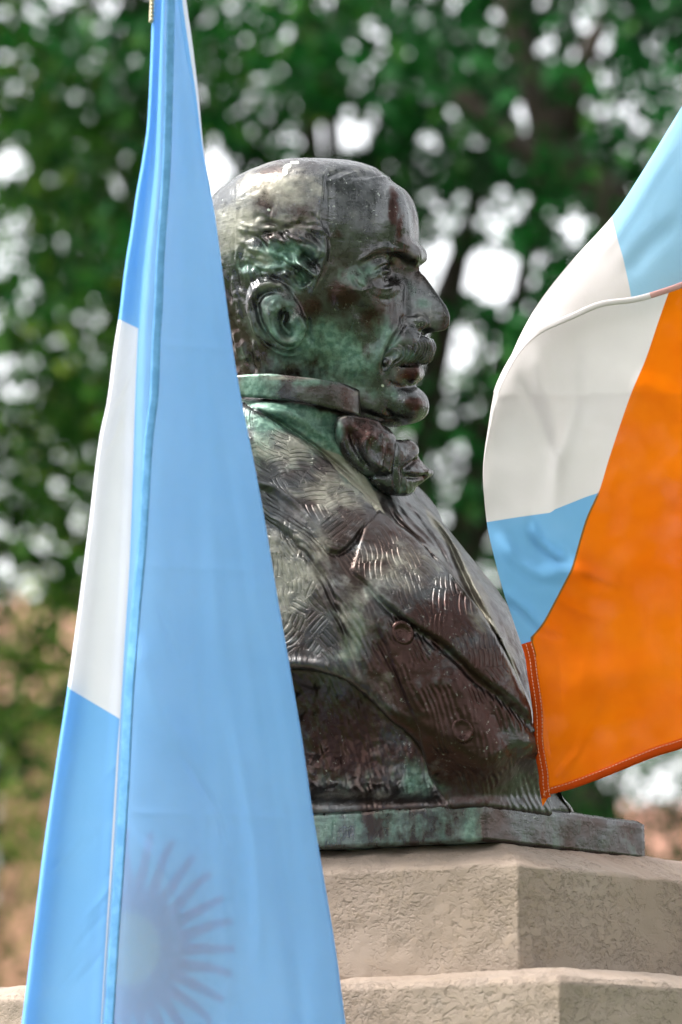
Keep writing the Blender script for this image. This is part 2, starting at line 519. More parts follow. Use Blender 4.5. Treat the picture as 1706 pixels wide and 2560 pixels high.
# limbs of the big tree cross the upper right
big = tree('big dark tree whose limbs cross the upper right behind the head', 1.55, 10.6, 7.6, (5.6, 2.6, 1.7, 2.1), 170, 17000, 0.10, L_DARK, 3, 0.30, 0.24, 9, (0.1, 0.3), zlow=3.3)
for P, r0, r1 in (([ray_world(1700, 640, 11.2), ray_world(1480, 480, 11.2), ray_world(1370, 330, 11.2), ray_world(1300, 120, 11.2), ray_world(1240, -150, 11.2)], 0.10, 0.035),
                  ([ray_world(1480, 480, 11.2), ray_world(1340, 400, 11.2), ray_world(1220, 310, 11.2), ray_world(1120, 200, 11.2)], 0.07, 0.03),
                  ([ray_world(1400, 380, 11.2), ray_world(1450, 180, 11.2), ray_world(1520, 20, 11.2)], 0.06, 0.025)):
    P = spline(P, 5) if False else np.array(P)
    v, f = tube(P, np.linspace(r0, r1, len(P)), 9)
    mesh_obj('limb', v, f, M_BARK, big)
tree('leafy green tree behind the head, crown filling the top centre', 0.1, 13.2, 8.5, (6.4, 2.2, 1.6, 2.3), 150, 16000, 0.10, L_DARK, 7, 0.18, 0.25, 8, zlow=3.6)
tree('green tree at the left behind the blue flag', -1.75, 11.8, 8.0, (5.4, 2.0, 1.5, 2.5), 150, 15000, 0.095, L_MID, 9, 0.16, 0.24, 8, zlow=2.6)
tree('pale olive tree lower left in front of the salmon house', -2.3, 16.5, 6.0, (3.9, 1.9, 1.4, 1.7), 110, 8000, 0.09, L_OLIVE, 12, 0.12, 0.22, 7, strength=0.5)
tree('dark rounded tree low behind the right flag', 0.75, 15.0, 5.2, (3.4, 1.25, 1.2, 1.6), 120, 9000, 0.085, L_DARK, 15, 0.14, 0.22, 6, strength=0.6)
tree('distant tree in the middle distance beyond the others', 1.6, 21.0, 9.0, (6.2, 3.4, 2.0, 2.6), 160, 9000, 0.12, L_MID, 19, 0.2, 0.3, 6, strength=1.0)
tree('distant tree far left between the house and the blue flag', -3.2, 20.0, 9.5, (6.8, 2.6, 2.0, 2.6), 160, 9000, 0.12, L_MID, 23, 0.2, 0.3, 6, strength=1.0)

# two unseen trees added on either side behind the viewer to shade the monument
tree('tall unseen tree added behind the viewer on the left to shade the monument', -3.6, -1.6, 9.5, (6.6, 3.0, 3.0, 2.3), 120, 4200, 0.24, L_DARK, 31, 0.22, 0.40, 6, strength=0)
tree('tall unseen tree added behind the viewer on the right to shade the monument', 3.4, -1.2, 9.5, (6.4, 3.0, 3.0, 2.4), 120, 4200, 0.24, L_DARK, 37, 0.22, 0.40, 6, strength=0)

# ================================================================== stone pedestal
# the near corner and the two receding edges, laid out level
def level_point(x, y, d):
    return ray_world(x, y, d)
def course(name, corner, z0, z1, la, lb, a_deg, b_deg, chamfer, parent, seed, top_in=None, step=0.004):
    """a block with a near corner, side la going left/away, side lb going right/away"""
    a, b = math.radians(a_deg), math.radians(b_deg)
    c = np.array([corner[0], corner[1]])
    u, w = np.array([-math.cos(a), math.sin(a)]), np.array([math.cos(b), math.sin(b)])
    P = [c + u * la, c, c + w * lb, c + w * lb + u * la]
    per, nrm = [], []
    fine = (1, 1, 0, 0)
    rr = 0.006
    for k in range(4):
        p, q = P[k], P[(k + 1) % 4]
        L = np.linalg.norm(q - p); m = max(2, int(L / (step if fine[k] else 0.05)))
        t = np.arange(m) / m
        per.append(p + (q - p) * t[:, None])
        d = (q - p) / L
        nn = np.tile(np.array([d[1], -d[0]]), (m, 1))
        nrm.append(nn)
    per, nrm = np.vstack(per), np.vstack(nrm)
    n = len(per)
    # round the corners a little
    ctr = np.mean(P, axis=0)
    prof = [(0.0, z) for z in np.arange(z0, z1 - 0.006, step)] + [(0.0, z1 - 0.006), (-0.0015, z1 - 0.002), (-0.006, z1)]
    cin, ch = chamfer
    for t in np.linspace(0, 1, 12)[1:]:
        prof.append((-0.006 - cin * t, z1 + ch * t))
    V = []
    for (o, z) in prof:
        # inward offset toward the centre line of the block, keeping it level
        k = o
        xy = per + nrm * k
        V.append(np.c_[xy, np.full(n, z)])
    V = np.array(V)
    # mitre at the corners: clamp offset rings to the shrunken outline
    for i, (o, z) in enumerate(prof):
        if o < -0.002:
            s = -o
            Pin = []
            for k in range(4):
                e0 = (P[k] - P[k - 1]); e0 /= np.linalg.norm(e0); e1 = (P[(k + 1) % 4] - P[k]); e1 /= np.linalg.norm(e1)
                n0, n1 = np.array([e0[1], -e0[0]]), np.array([e1[1], -e1[0]])
                m_ = (n0 + n1) / (1 + n0 @ n1)
                Pin.append(P[k] - m_ * s)
            row, at_i = [], 0
            for k in range(4):
                p, q = Pin[k], Pin[(k + 1) % 4]
                L = np.linalg.norm(P[(k + 1) % 4] - P[k]); m = max(2, int(L / (step if fine[k] else 0.05)))
                t = np.arange(m) / m
                row.append(p + (q - p) * t[:, None])
            V[i, :, :2] = np.vstack(row)
    flat = V.reshape(-1, 3)
    nz = (fbm(flat / 0.05, seed, 3) - 0.5) * 0.005 + (fbm(flat / 0.016, seed + 5, 2) - 0.5) * 0.0032
    flat[:, :2] += np.tile(nrm, (len(prof), 1)) * nz[:, None]
    flat[:, 2] += np.where(flat[:, 2] > z1 - 0.004, 1, 0) * (fbm(flat / 0.03, seed + 9, 3) - 0.5) * 0.006
    m = len(prof)
    i = np.arange(m - 1)[:, None] * n + np.arange(n)[None, :]
    j = np.arange(m - 1)[:, None] * n + (np.arange(n)[None, :] + 1) % n
    f = np.stack([i, j, j + n, i + n], -1).reshape(-1, 4)
    faces = [tuple(r) for r in f] + [tuple(range((m - 1) * n, m * n))]
    faces.append(tuple(range(n))[::-1])
    return mesh_obj(name, flat, faces, M_STONE if parent is not bust_ref else None, parent)
bust_ref = object()
pc_top = ray_world(1297, 2153, 3.285)
pc_low = ray_world(1400, 2432, 3.185)
ped = empty('stone_pedestal', (pc_top[0], pc_top[1], 0))
tag(ped, 'tan roughcast stone pedestal of stacked courses under the bronze bust', 'pedestal')
zl = pc_low[2]
SLAB_X, SLAB_N = 1208.0, 420.0
z_slab = ray_world(1213, 2097, D0 - SLAB_N * S)[2]
z_slab_top = ray_world(1205, 1999, D0 - SLAB_N * S)[2]
course('upper_course', pc_top, zl + 0.002, pc_top[2], 0.42, 0.62, 25, 45, (0.06, z_slab - pc_top[2]), ped, 3)
course('lower_course', pc_low, zl - 0.30, zl - 0.002, 0.90, 0.80, 30, 43, (0.045, 0.012), ped, 8)
course('plinth_course', pc_low + np.array([0.02, -0.05, 0]), 0.0, zl - 0.303, 1.0, 0.92, 30, 43, (0.08, 0.0), ped, 12, step=0.02)

# ================================================================== sculpting tools
def smin(a, b, k):
    h = np.clip(0.5 + 0.5 * (b - a) / k, 0, 1)
    return b + (a - b) * h - k * h * (1 - h)

def smax(a, b, k):
    return -smin(-a, -b, k)

def curve_table(ys, vs, step=2.0):
    """smooth (monotone cubic) table through the given heights"""
    ys, vs = np.asarray(ys, float), np.asarray(vs, float)
    h = np.diff(ys); d = np.diff(vs) / h
    m = np.zeros(len(ys)); m[0], m[-1] = d[0], d[-1]
    for i in range(1, len(ys) - 1):
        if d[i - 1] * d[i] > 0:
            w1, w2 = 2 * h[i] + h[i - 1], h[i] + 2 * h[i - 1]
            m[i] = (w1 + w2) / (w1 / d[i - 1] + w2 / d[i])
    q = np.arange(ys[0], ys[-1] + step, step); q[-1] = ys[-1]
    i = np.clip(np.searchsorted(ys, q, side='right') - 1, 0, len(h) - 1)
    t = (q - ys[i]) / h[i]
    v = ((1 + 2 * t) * (1 - t) ** 2 * vs[i] + t * (1 - t) ** 2 * h[i] * m[i] + t * t * (3 - 2 * t) * vs[i + 1] + t * t * (t - 1) * h[i] * m[i + 1])
    return lambda y: np.interp(y, q, v).astype(np.asarray(y).dtype)

def surface_nets(sdf, lo, hi, h, block=4):
    lo, hi = np.asarray(lo, float), np.asarray(hi, float)
    nb = np.ceil((hi - lo) / (h * block)).astype(int)
    ax = [lo[i] + h * block * np.arange(nb[i] + 1) for i in range(3)]
    G = np.stack(np.meshgrid(*ax, indexing='ij'), -1).reshape(-1, 3)
    cv = sdf(G.astype(np.float32)).reshape(nb + 1)
    near = np.abs(cv) < h * block * 1.25
    act = np.zeros(nb, bool)
    for a in (0, 1):
        for b in (0, 1):
            for c in (0, 1):
                act |= near[a:a + nb[0], b:b + nb[1], c:c + nb[2]]
    n = nb * block + 1
    val = np.full(n, 1.0, np.float32)
    base = cv[:-1, :-1, :-1]
    sg = np.where(base < 0, -1.0, 1.0).astype(np.float32)
    val[:-1, :-1, :-1] = np.repeat(np.repeat(np.repeat(sg, block, 0), block, 1), block, 2)
    mask = np.zeros(n, bool)
    ai = np.argwhere(act)
    off = np.stack(np.meshgrid(*[np.arange(block + 1)] * 3, indexing='ij'), -1).reshape(-1, 3)
    for o in off:
        q = ai * block + o
        mask[q[:, 0], q[:, 1], q[:, 2]] = True
    idx = np.argwhere(mask)
    val[mask] = sdf((lo + idx * h).astype(np.float32))
    neg = val < 0
    # active cells
    c8 = [neg[a:n[0] - 1 + a, b:n[1] - 1 + b, c:n[2] - 1 + c] for a in (0, 1) for b in (0, 1) for c in (0, 1)]
    cnt = sum(x.astype(np.int8) for x in c8)
    cells = np.argwhere((cnt > 0) & (cnt < 8))
    cid = -np.ones(n - 1, np.int32)
    cid[cells[:, 0], cells[:, 1], cells[:, 2]] = np.arange(len(cells))
    cor = np.array([(a, b, c) for a in (0, 1) for b in (0, 1) for c in (0, 1)])
    cvs = np.stack([val[cells[:, 0] + a, cells[:, 1] + b, cells[:, 2] + c] for a, b, c in cor], 1).astype(np.float64)
    acc = np.zeros((len(cells), 3)); num = np.zeros(len(cells))
    for i in range(8):
        for j in range(i + 1, 8):
            if np.abs(cor[i] - cor[j]).sum() != 1:
                continue
            m = (cvs[:, i] < 0) != (cvs[:, j] < 0)
            den = np.where(m, cvs[:, i] - cvs[:, j], 1.0)
            t = np.where(m, cvs[:, i] / den, 0)
            p = cor[i] + t[:, None] * (cor[j] - cor[i])
            acc += p * m[:, None]; num += m
    V = lo + h * (cells + acc / num[:, None])
    faces = []
    for axis in range(3):
        a1, a2 = [(1, 2), (2, 0), (0, 1)][axis]
        sl0 = [slice(None)] * 3; sl1 = [slice(None)] * 3
        sl0[axis] = slice(0, n[axis] - 1); sl1[axis] = slice(1, n[axis])
        s0, s1 = neg[tuple(sl0)], neg[tuple(sl1)]
        e = np.argwhere(s0 != s1)
        e = e[(e[:, a1] > 0) & (e[:, a2] > 0) & (e[:, a1] < n[a1] - 1) & (e[:, a2] < n[a2] - 1)]
        d1 = np.zeros(3, int); d1[a1] = 1
        d2 = np.zeros(3, int); d2[a2] = 1
        g = lambda q: cid[q[:, 0], q[:, 1], q[:, 2]]
        quad = np.stack([g(e - d1 - d2), g(e - d2), g(e), g(e - d1)], 1)
        fl = s0[e[:, 0], e[:, 1], e[:, 2]]
        quad[~fl] = quad[~fl][:, ::-1]
        faces.append(quad)
    return V, np.concatenate(faces)

def relax(V, Fq, it=1, lam=0.5):
    for _ in range(it):
        acc = np.zeros_like(V); num = np.zeros(len(V))
        for k in range(4):
            a, b = Fq[:, k], Fq[:, (k + 1) % 4]
            for c in range(3):
                acc[:, c] += np.bincount(a, V[b, c], len(V)) + np.bincount(b, V[a, c], len(V))
            num += np.bincount(a, minlength=len(V)) + np.bincount(b, minlength=len(V))
        V = V + lam * (acc / np.maximum(num, 1)[:, None] - V)
    return V

def normals(V, Fq):
    d1 = V[Fq[:, 2]] - V[Fq[:, 0]]; d2 = V[Fq[:, 3]] - V[Fq[:, 1]]
    fn = np.cross(d1, d2)
    N = np.stack([sum(np.bincount(Fq[:, k], fn[:, c], len(V)) for k in range(4)) for c in range(3)], 1)
    return N / np.maximum(np.linalg.norm(N, axis=1), 1e-9)[:, None]

def poly_dist(x, y, pts, pad=1e9):
    """distance to an open line, the position along it (0..1), and its signed side"""
    pts = np.asarray(pts, float)
    L = np.r_[0, np.cumsum(np.hypot(*np.diff(pts, axis=0).T))]
    best = np.full(len(x), 1e9); along = np.zeros(len(x)); side = np.ones(len(x))
    sel = np.where((x > pts[:, 0].min() - pad) & (x < pts[:, 0].max() + pad) & (y > pts[:, 1].min() - pad) & (y < pts[:, 1].max() + pad))[0]
    xs, ys = x[sel], y[sel]
    b, al, si = best[sel], along[sel], side[sel]
    for i in range(len(pts) - 1):
        p, q = pts[i], pts[i + 1]
        d = q - p; l2 = max(d @ d, 1e-9)
        t = np.clip(((xs - p[0]) * d[0] + (ys - p[1]) * d[1]) / l2, 0, 1)
        ex, ey = xs - p[0] - t * d[0], ys - p[1] - t * d[1]
        dist = np.hypot(ex, ey)
        m = dist < b
        b = np.where(m, dist, b)
        al = np.where(m, (L[i] + t * (L[i + 1] - L[i])) / L[-1], al)
        si = np.where(m, np.sign(d[0] * ey - d[1] * ex), si)
    best[sel], along[sel], side[sel] = b, al, si
    return best, along, side

def poly_sd(x, y, pts):
    """signed distance to a closed outline, positive inside"""
    pts = np.asarray(pts, float)
    d, _, _ = poly_dist(x, y, np.vstack([pts, pts[:1]]))
    ins = np.zeros(len(x), bool)
    for i in range(len(pts)):
        p, q = pts[i], pts[(i + 1) % len(pts)]
        c = ((p[1] > y) != (q[1] > y))
        with np.errstate(divide='ignore', invalid='ignore'):
            ins ^= c & (x < (q[0] - p[0]) * (y - p[1]) / (q[1] - p[1]) + p[0])
    return np.where(ins, d, -d)

def smooth(t):
    t = np.clip(t, 0, 1)
    return t * t * (3 - 2 * t)

def spline(pts, n=8):
    """Catmull-Rom through the points"""
    P = np.asarray(pts, float)
    P = np.vstack([2 * P[0] - P[1], P, 2 * P[-1] - P[-2]])
    out = []
    for i in range(1, len(P) - 2):
        for t in np.linspace(0, 1, n, endpoint=False):
            out.append(0.5 * ((2 * P[i]) + (P[i + 1] - P[i - 1]) * t + (2 * P[i - 1] - 5 * P[i] + 4 * P[i + 1] - P[i + 2]) * t * t
                              + (3 * P[i] - P[i - 1] - 3 * P[i + 1] + P[i + 2]) * t ** 3))
    out.append(P[-2])
    return np.array(out)

def mark(x, y, pts, width, amp, taper=True, cv=True):
    """raised (amp > 0) or cut (amp < 0) line"""
    pts = spline(pts, 6) if cv and len(pts) > 2 else np.asarray(pts, float)
    d, al, _ = poly_dist(x, y, pts, width * 3)
    e = np.minimum(1, np.minimum(al, 1 - al) / 0.18) if taper else 1
    return amp * np.exp(-(d / width) ** 2) * (0.15 + 0.85 * e)

def ledge(x, y, pts, reach, amp, soft=4, cv=True):
    """a step along a line: full height on its left-hand side, fading away over reach"""
    pts = spline(pts, 6) if cv and len(pts) > 2 else np.asarray(pts, float)
    d, al, s = poly_dist(x, y, pts, reach * 1.5)
    e = np.minimum(1, np.minimum(al, 1 - al) / 0.1)
    sd = d * -s
    return amp * e * smooth(sd / soft + 0.5) * np.exp(-np.clip(sd, 0, None) / reach)

def blobs(x, y, lst, seed=0):
    v = np.zeros(len(x))
    for bx, by, rx, ry, a in lst:
        v = np.maximum(v, a * np.exp(-(((x - bx) / rx) ** 2 + ((y - by) / ry) ** 2)))
    return v

def ell(P, c, r):
    q = (P - np.asarray(c, P.dtype)) / np.asarray(r, P.dtype)
    k = np.sqrt(q[:, 0] ** 2 + q[:, 1] ** 2 + q[:, 2] ** 2)
    return (k - 1) * min(r)

def capsule(P, a, b, ra, rb):
    a, b = np.asarray(a, P.dtype), np.asarray(b, P.dtype)
    d = b - a
    t = np.clip(((P - a) @ d) / max(d @ d, 1e-9), 0, 1)
    q = P - a - t[:, None] * d
    return np.sqrt(q[:, 0] ** 2 + q[:, 1] ** 2 + q[:, 2] ** 2) - (P.dtype.type(ra) + P.dtype.type(rb - ra) * t)

def chain(P, pts, rad, k=0):
    v = None
    for i in range(len(pts) - 1):
        c = capsule(P, pts[i], pts[i + 1], rad[i], rad[i + 1])
        v = c if v is None else (smin(v, c, k) if k else np.minimum(v, c))
    return v

# ================================================================== the bronze bust
bust_base = ray_world(1000, 2060, D0)
bust = empty('bronze_bust', bust_base)
tag(bust, 'dark green and brown bronze bust of a balding man with moustache, in profile', 'bust')

# ---- head, in its own frame: f forward (out of the face), y down, r to the side
HC, HS = math.cos(math.radians(15)), math.sin(math.radians(15))
HX = 800.0
def to_head(P):
    dx = P[:, 0] - HX
    return np.stack([HC * dx + HS * P[:, 2], P[:, 1], -HS * dx + HC * P[:, 2]], 1)
def from_head(f, y, r):
    return np.stack([HX + HC * f - HS * r, y, HS * f + HC * r], -1)
def fx(x, r=0.0):
    return (x - HX + HS * r) / HC

hy = [398, 402, 410, 426, 456, 485, 519, 561, 600, 640, 680, 720, 760, 800, 840, 880, 920, 960, 1000]
hf = [800, 862, 903, 943, 974, 993, 1004, 1016, 1026, 1030, 1022, 1008, 1000, 990, 975, 950, 915, 880, 850]
hb = [800, 735, 692, 642, 582, 546, 520, 503, 495, 494, 497, 504, 515, 530, 545, 558, 566, 570, 572]
hw = [8, 70, 112, 152, 186, 202, 212, 217, 218, 216, 212, 208, 204, 200, 194, 186, 177, 170, 165]
T_hf = curve_table(hy, [fx(v) for v in hf]); T_hb = curve_table(hy, [fx(v) for v in hb]); T_hw = curve_table(hy, hw)
jy = [640, 700, 760, 800, 840, 880, 920, 950, 970, 990, 1012, 1035, 1055, 1068, 1074]
jf = [1000, 1008, 1016, 1028, 1042, 1046, 1042, 1036, 1030, 1036, 1044, 1042, 1026, 996, 960]
jw = [120, 140, 150, 152, 150, 146, 140, 133, 127, 121, 113, 102, 88, 68, 40]
T_jf = curve_table(jy, [fx(v) for v in jf]); T_jw = curve_table(jy, jw)

ny = [640, 664, 681, 696, 725, 755, 780, 801, 820, 840]
T_nr = curve_table(ny, [fx(v) for v in (1030, 1040, 1047, 1061, 1082, 1103, 1118, 1123, 1120, 1104)])
T_nw = curve_table(ny, [22, 24, 26, 30, 36, 43, 49, 52, 52, 46])
def head_sdf(Pw):
    Q = to_head(Pw)
    f, y, r = Q[:, 0], Q[:, 1], Q[:, 2]
    ar = np.abs(r)
    A = np.stack([f, y, ar], 1)
    # skull
    a1, a2, w = T_hf(y), T_hb(y), T_hw(y)
    c = 0.5 * (a1 + a2) - np.minimum(30, 0.2 * (a1 - a2))
    u = f - c
    a = np.maximum(np.where(u > 0, a1 - c, c - a2), 4)
    ww = w * (1 - 0.20 * np.clip(u / a, 0, 1.2) ** 1.6)
    g = (np.abs(u / a) ** 2.15 + (ar / ww) ** 2.15) ** (1 / 2.15)
    d = (g - 1) * np.minimum(a, ww) * 0.9
    d = np.maximum(d, 398 - y); d = smax(d, y - 985, 20)
    # jaw and lower face
    a1, w = T_jf(y), T_jw(y)
    c = fx(830); u = f - c
    a = np.where(u > 0, a1 - c, 150)
    ww = w * (1 - 0.16 * np.clip(u / a, 0, 1.2) ** 2) + np.clip(-u, 0, 150) * 0.12 * np.clip((1000 - y) / 60, 0, 1)
    g = (np.abs(u / a) ** 2.5 + (ar / ww) ** 2.5) ** (1 / 2.5)
    j = (g - 1) * np.minimum(np.abs(a), ww) * 0.9
    j = smax(smax(j, 650 - y, 30), y - 1072, 12)
    d = smin(d, j, 34)
    # neck
    d = smin(d, capsule(Q, (fx(700), 900, 0), (fx(735), 1200, 0), 165, 170), 30)
    # under the jaw toward the collar
    d = smin(d, capsule(A, (fx(930), 1016, 50), (fx(850), 990, 80), 46, 50), 30)
    # temple hollow, cheekbone, cheek hollow
    d = smax(d, -ell(A, (fx(930, 170), 640, 200), (70, 60, 42)), 40)
    d = smin(d, ell(A, (fx(885, 120), 738, 112), (62, 40, 44)), 34)
    d = smax(d, -ell(A, (fx(915, 150), 865, 178), (80, 70, 40)), 50)
    # forehead bosses and glabella
    d = smin(d, ell(A, (fx(985, 45), 560, 45), (30, 60, 50)), 46)
    d = smin(d, chain(A, [(fx(1030, 14), 640, 0), (fx(1026, 26), 646, 30), (fx(998, 60), 630, 62), (fx(960, 88), 628, 90), (fx(905, 128), 650, 124)], [25, 24, 16, 11, 7], 12), 20)
    # eye sockets
    d = smax(d, -ell(A, (fx(1000, 74), 686, 74), (40, 32, 42)), 20)
    d = smax(d, -ell(A, (fx(1032, 34), 690, 36), (26, 26, 18)), 14)
    # lids around the eyeball
    e = np.array([fx(939, 80), 692, 80.0])
    q = A - e
    rad = np.linalg.norm(q, axis=1)
    lid = np.abs(rad - 37) - 4.2
    opening = np.abs(q[:, 1] + 0.10 * q[:, 2]) - np.clip(21 - 0.0078 * (q[:, 2] + 4) ** 2, 0, 21)      # almond slit
    slit = np.maximum(opening, -(q[:, 0] - 4))
    lid = smax(lid, -slit, 3)
    lid = np.maximum(lid, -(q[:, 0] + 10))
    d = smin(d, rad - 33, 5)
    d = smin(d, lid, 5)
    # bag under the eye
    d = smin(d, chain(A, [(fx(985, 58), 728, 56), (fx(962, 84), 737, 84), (fx(925, 110), 728, 112)], [5, 7, 5]), 14)
    # nose: a wedge with a sharp ridge and flat sides
    rid, wn = T_nr(y), T_nw(y)
    prof = (np.sqrt((ar / wn) ** 2 + 0.035) - 0.187) * 1.23
    nose = (f - (rid - np.clip(prof, 0, 3) * (rid - fx(985)))) * 0.42
    nose = smax(smax(nose, y - 833 - 0.06 * (fx(1100) - f), 9), 664 - y, 10)
    nose = np.maximum(np.maximum(nose, fx(950) - f), ar - 75)
    d = smin(d, nose, 12)
    d = smin(d, ell(A, (fx(1034, 36), 813, 36), (36, 21, 16)), 16)
    d = smin(d, capsule(A, (fx(1090), 812, 0), (fx(1052), 826, 0), 15, 14), 8)
    d = smax(d, -ell(A, (fx(1062, 22), 836, 20), (26, 11, 11)), 5)
    # upper lip under the moustache, lower lip, chin
    d = smin(d, ell(A, (fx(1002, 52), 858, 50), (42, 36, 34)), 20)
    d = smin(d, ell(A, (fx(1020), 872, 0), (46, 40, 64)), 18)
    d = smin(d, chain(A, [(fx(1031), 934, 0), (fx(1027, 22), 934, 24), (fx(998, 56), 932, 52)], [23, 20, 9], 8), 12)
    d = smax(d, -chain(A, [(fx(1075), 908, 0), (fx(1040, 40), 912, 40), (fx(990, 72), 918, 70)], [9, 8, 4]), 6)
    d = smax(d, -chain(A, [(fx(1091), 968, 0), (fx(1076, 30), 970, 34), (fx(1030, 55), 966, 60)], [30, 26, 12]), 16)
    d = smin(d, chain(A, [(fx(1030), 1014, 0), (fx(1022, 24), 1016, 28)], [38, 34], 12), 26)
    # ear: a tilted shell standing off the skull
    t = math.radians(-31)
    ec = np.array([fx(694, 208), 798, 208.0])
    qf, qy, qr = f - ec[0], y - ec[1], ar - ec[2]
    ex = qf * math.cos(t) - qy * math.sin(-t) * -1
    lx = qf * math.cos(t) + qy * math.sin(t)
    ly = -qf * math.sin(t) + qy * math.cos(t)
    qr2 = qr + 0.22 * qf - 4
    ear = (np.sqrt((lx / 60) ** 2 + (ly / 96) ** 2 + (qr2 / 25) ** 2) - 1) * 25
    d = smin(d, ear, 7)
    return d

V, Fq = surface_nets(head_sdf, (470, 380, -300), (1140, 1180, 320), 3.2)
V = relax(V, Fq, 1, 0.5)
N = normals(V, Fq)
px, py = unproj(V)
facing = smooth((N[:, 2] + 0.05) / 0.25)
Q = to_head(V)
disp = np.zeros(len(V))
def m_(pts, w, a, **k):
    global disp
    disp += mark(px, py, pts, w, a, **k)
# ear relief
helix = [(745, 742), (723, 727), (703, 716), (682, 711), (656, 714), (638, 727), (626, 749), (624, 770), (631, 797), (641, 822), (655, 845), (676, 866), (698, 880), (725, 887), (748, 882), (762, 868)]
m_(helix, 8, 7)
m_([(712, 740), (690, 728), (664, 731), (646, 748), (643, 775), (650, 805), (664, 833), (682, 856), (706, 870), (732, 872)], 8, -12)
m_([(668, 760), (674, 785), (678, 812), (688, 833), (702, 848), (722, 856), (748, 850)], 8, 8)
m_([(680, 752), (690, 770), (684, 786)], 12, 7)
m_([(706, 770), (712, 790), (706, 806), (718, 826), (742, 834)], 16, -26)
m_([(738, 786), (750, 800), (757, 818), (760, 832)], 9, 8)
m_([(770, 790), (772, 830), (782, 860)], 6, -7)
m_([(612, 730), (606, 780), (622, 840), (660, 885), (710, 905), (755, 902)], 10, -1.5)
# hairline, temple locks and the hollow in front of them
m_([(812, 452), (806, 500), (800, 545), (812, 590), (816, 625), (806, 670), (792, 705), (784, 735)], 9, 6)
m_([(824, 455), (822, 520), (826, 580), (828, 640), (822, 700)], 10, -5)
m_([(742, 585), (770, 600), (795, 618), (808, 640)], 7, 8)
m_([(735, 640), (752, 660), (772, 678), (788, 694)], 7, 15)
m_([(752, 634), (775, 648), (790, 664)], 10, -22)
m_([(748, 678), (758, 697), (768, 714)], 12, -22)
m_([(780, 655), (796, 640), (800, 622)], 6, 7)
for k in range(16):
    x0 = 640 + 9.0 * k + rng.uniform(-6, 6); y0 = 566 + 4 * (k % 5) * 3 + rng.uniform(-10, 10) - 0.22 * (x0 - 640)
    m_([(x0, y0), (x0 + 22, y0 + rng.uniform(8, 18)), (x0 + 48, y0 + rng.uniform(10, 40))], 4.5, rng.uniform(-5, 5))
for k in range(34):        # locks over the temple and behind the ear
    x0, y0 = rng.uniform(590, 770), rng.uniform(545, 690)
    sg = rng.choice([-1, 1])
    m_([(x0, y0), (x0 + 18, y0 + 10 * sg), (x0 + 40, y0 + 8 + 6 * sg), (x0 + 58, y0 + 30)], 6, rng.uniform(3, 7) * sg)
for k in range(34):
    x0, y0 = rng.uniform(540, 640), rng.uniform(640, 900)
    m_([(x0, y0), (x0 + 3, y0 + 26), (x0 + 14, y0 + 54)], 5, rng.choice([-1, 1]) * rng.uniform(3, 6))
m_([(634, 590), (680, 582), (730, 566), (770, 560)], 8, -8)
m_([(625, 640), (670, 655), (705, 645), (745, 615)], 10, -6)
m_([(600, 690), (640, 680), (690, 690)], 10, 6)
for k in range(26):        # combed hair on the crown and swept forward over the brow
    x0 = 800 + 7.0 * k
    m_([(x0, 448 - 0.10 * k), (x0 + 22, 432 + k * 0.7), (x0 + 52, 420 + k * 1.3)], 3.4, rng.uniform(-2.6, 2.6))
for k in range(30):        # hair at the back of the neck
    x0, y0 = rng.uniform(545, 660), rng.uniform(700, 920)
    m_([(x0, y0), (x0 + 6, y0 + 22), (x0 + 16, y0 + 46)], 4, rng.uniform(-4, 3))
for k in range(22):
    x0, y0 = rng.uniform(540, 760), rng.uniform(480, 640)
    m_([(x0, y0), (x0 - 4, y0 + 20), (x0 - 6, y0 + 36)], 4, rng.uniform(-2.4, 2.0))
# the hair stands proud of the forehead
disp += ledge(px, py, [(784, 735), (792, 705), (806, 670), (816, 625), (812, 590), (800, 545), (806, 500), (812, 452), (826, 415)], 130, 8, 6)
# brow hairs
for k in range(13):
    x0 = 985 + 5.6 * k
    m_([(x0 - 10, 600 + 1.4 * k), (x0, 628 + k * 0.8), (x0 - 3, 660 + k * 0.6)], 2.6, -3.2)
m_([(893, 657), (915, 640), (940, 624), (965, 617), (990, 622)], 6, 5)
m_([(905, 668), (935, 648), (965, 640), (992, 646), (1014, 664)], 9, -6)
# eye: upper lid fold, iris, lines
m_([(928, 702), (945, 687), (962, 678), (980, 682)], 5, 5)
m_([(932, 688), (950, 670), (970, 662), (988, 668)], 5, -3)
ic = np.hypot((px - 966) / 0.8, py - 700)
disp += np.where(facing > 0, 1, 0) * (-7.5 * np.exp(-(ic / 5) ** 2) - 2.2 * np.exp(-((ic - 12) / 2.5) ** 2))
m_([(928, 712), (945, 720), (968, 722), (986, 714)], 4, 3)
m_([(916, 728), (945, 745), (975, 748), (994, 738)], 6, -3)
m_([(880, 690), (895, 712), (915, 722)], 5, -3)
m_([(872, 722), (900, 726), (926, 722)], 5, 3)
# nose wing, fold to the mouth, cheek planes
m_([(1004, 808), (1010, 792), (1028, 786), (1048, 790)], 6, -4)
m_([(1012, 800), (998, 826), (980, 856), (968, 886), (960, 918), (962, 938)], 8, -10)
m_([(990, 816), (970, 850), (952, 890), (946, 925)], 14, 6)
m_([(880, 760), (915, 800), (930, 840), (915, 880)], 22, -5)
m_([(836, 720), (860, 770), (905, 812)], 18, 5)
m_([(860, 935), (900, 960), (930, 990), (935, 1020)], 16, -4)
m_([(965, 948), (985, 962), (1010, 968), (1045, 966)], 6, -4)
m_([(960, 1020), (990, 1050), (1020, 1062)], 8, -5)
m_([(905, 1030), (950, 1046), (1000, 1058)], 7, -6)
m_([(880, 1035), (920, 1062), (965, 1078)], 9, 5)
disp += 2.2 * (fbm(V / 26.0, 3, 3) - 0.5) + 1.6 * (fbm(V / np.array([14, 60, 14]), 9, 2) - 0.5)
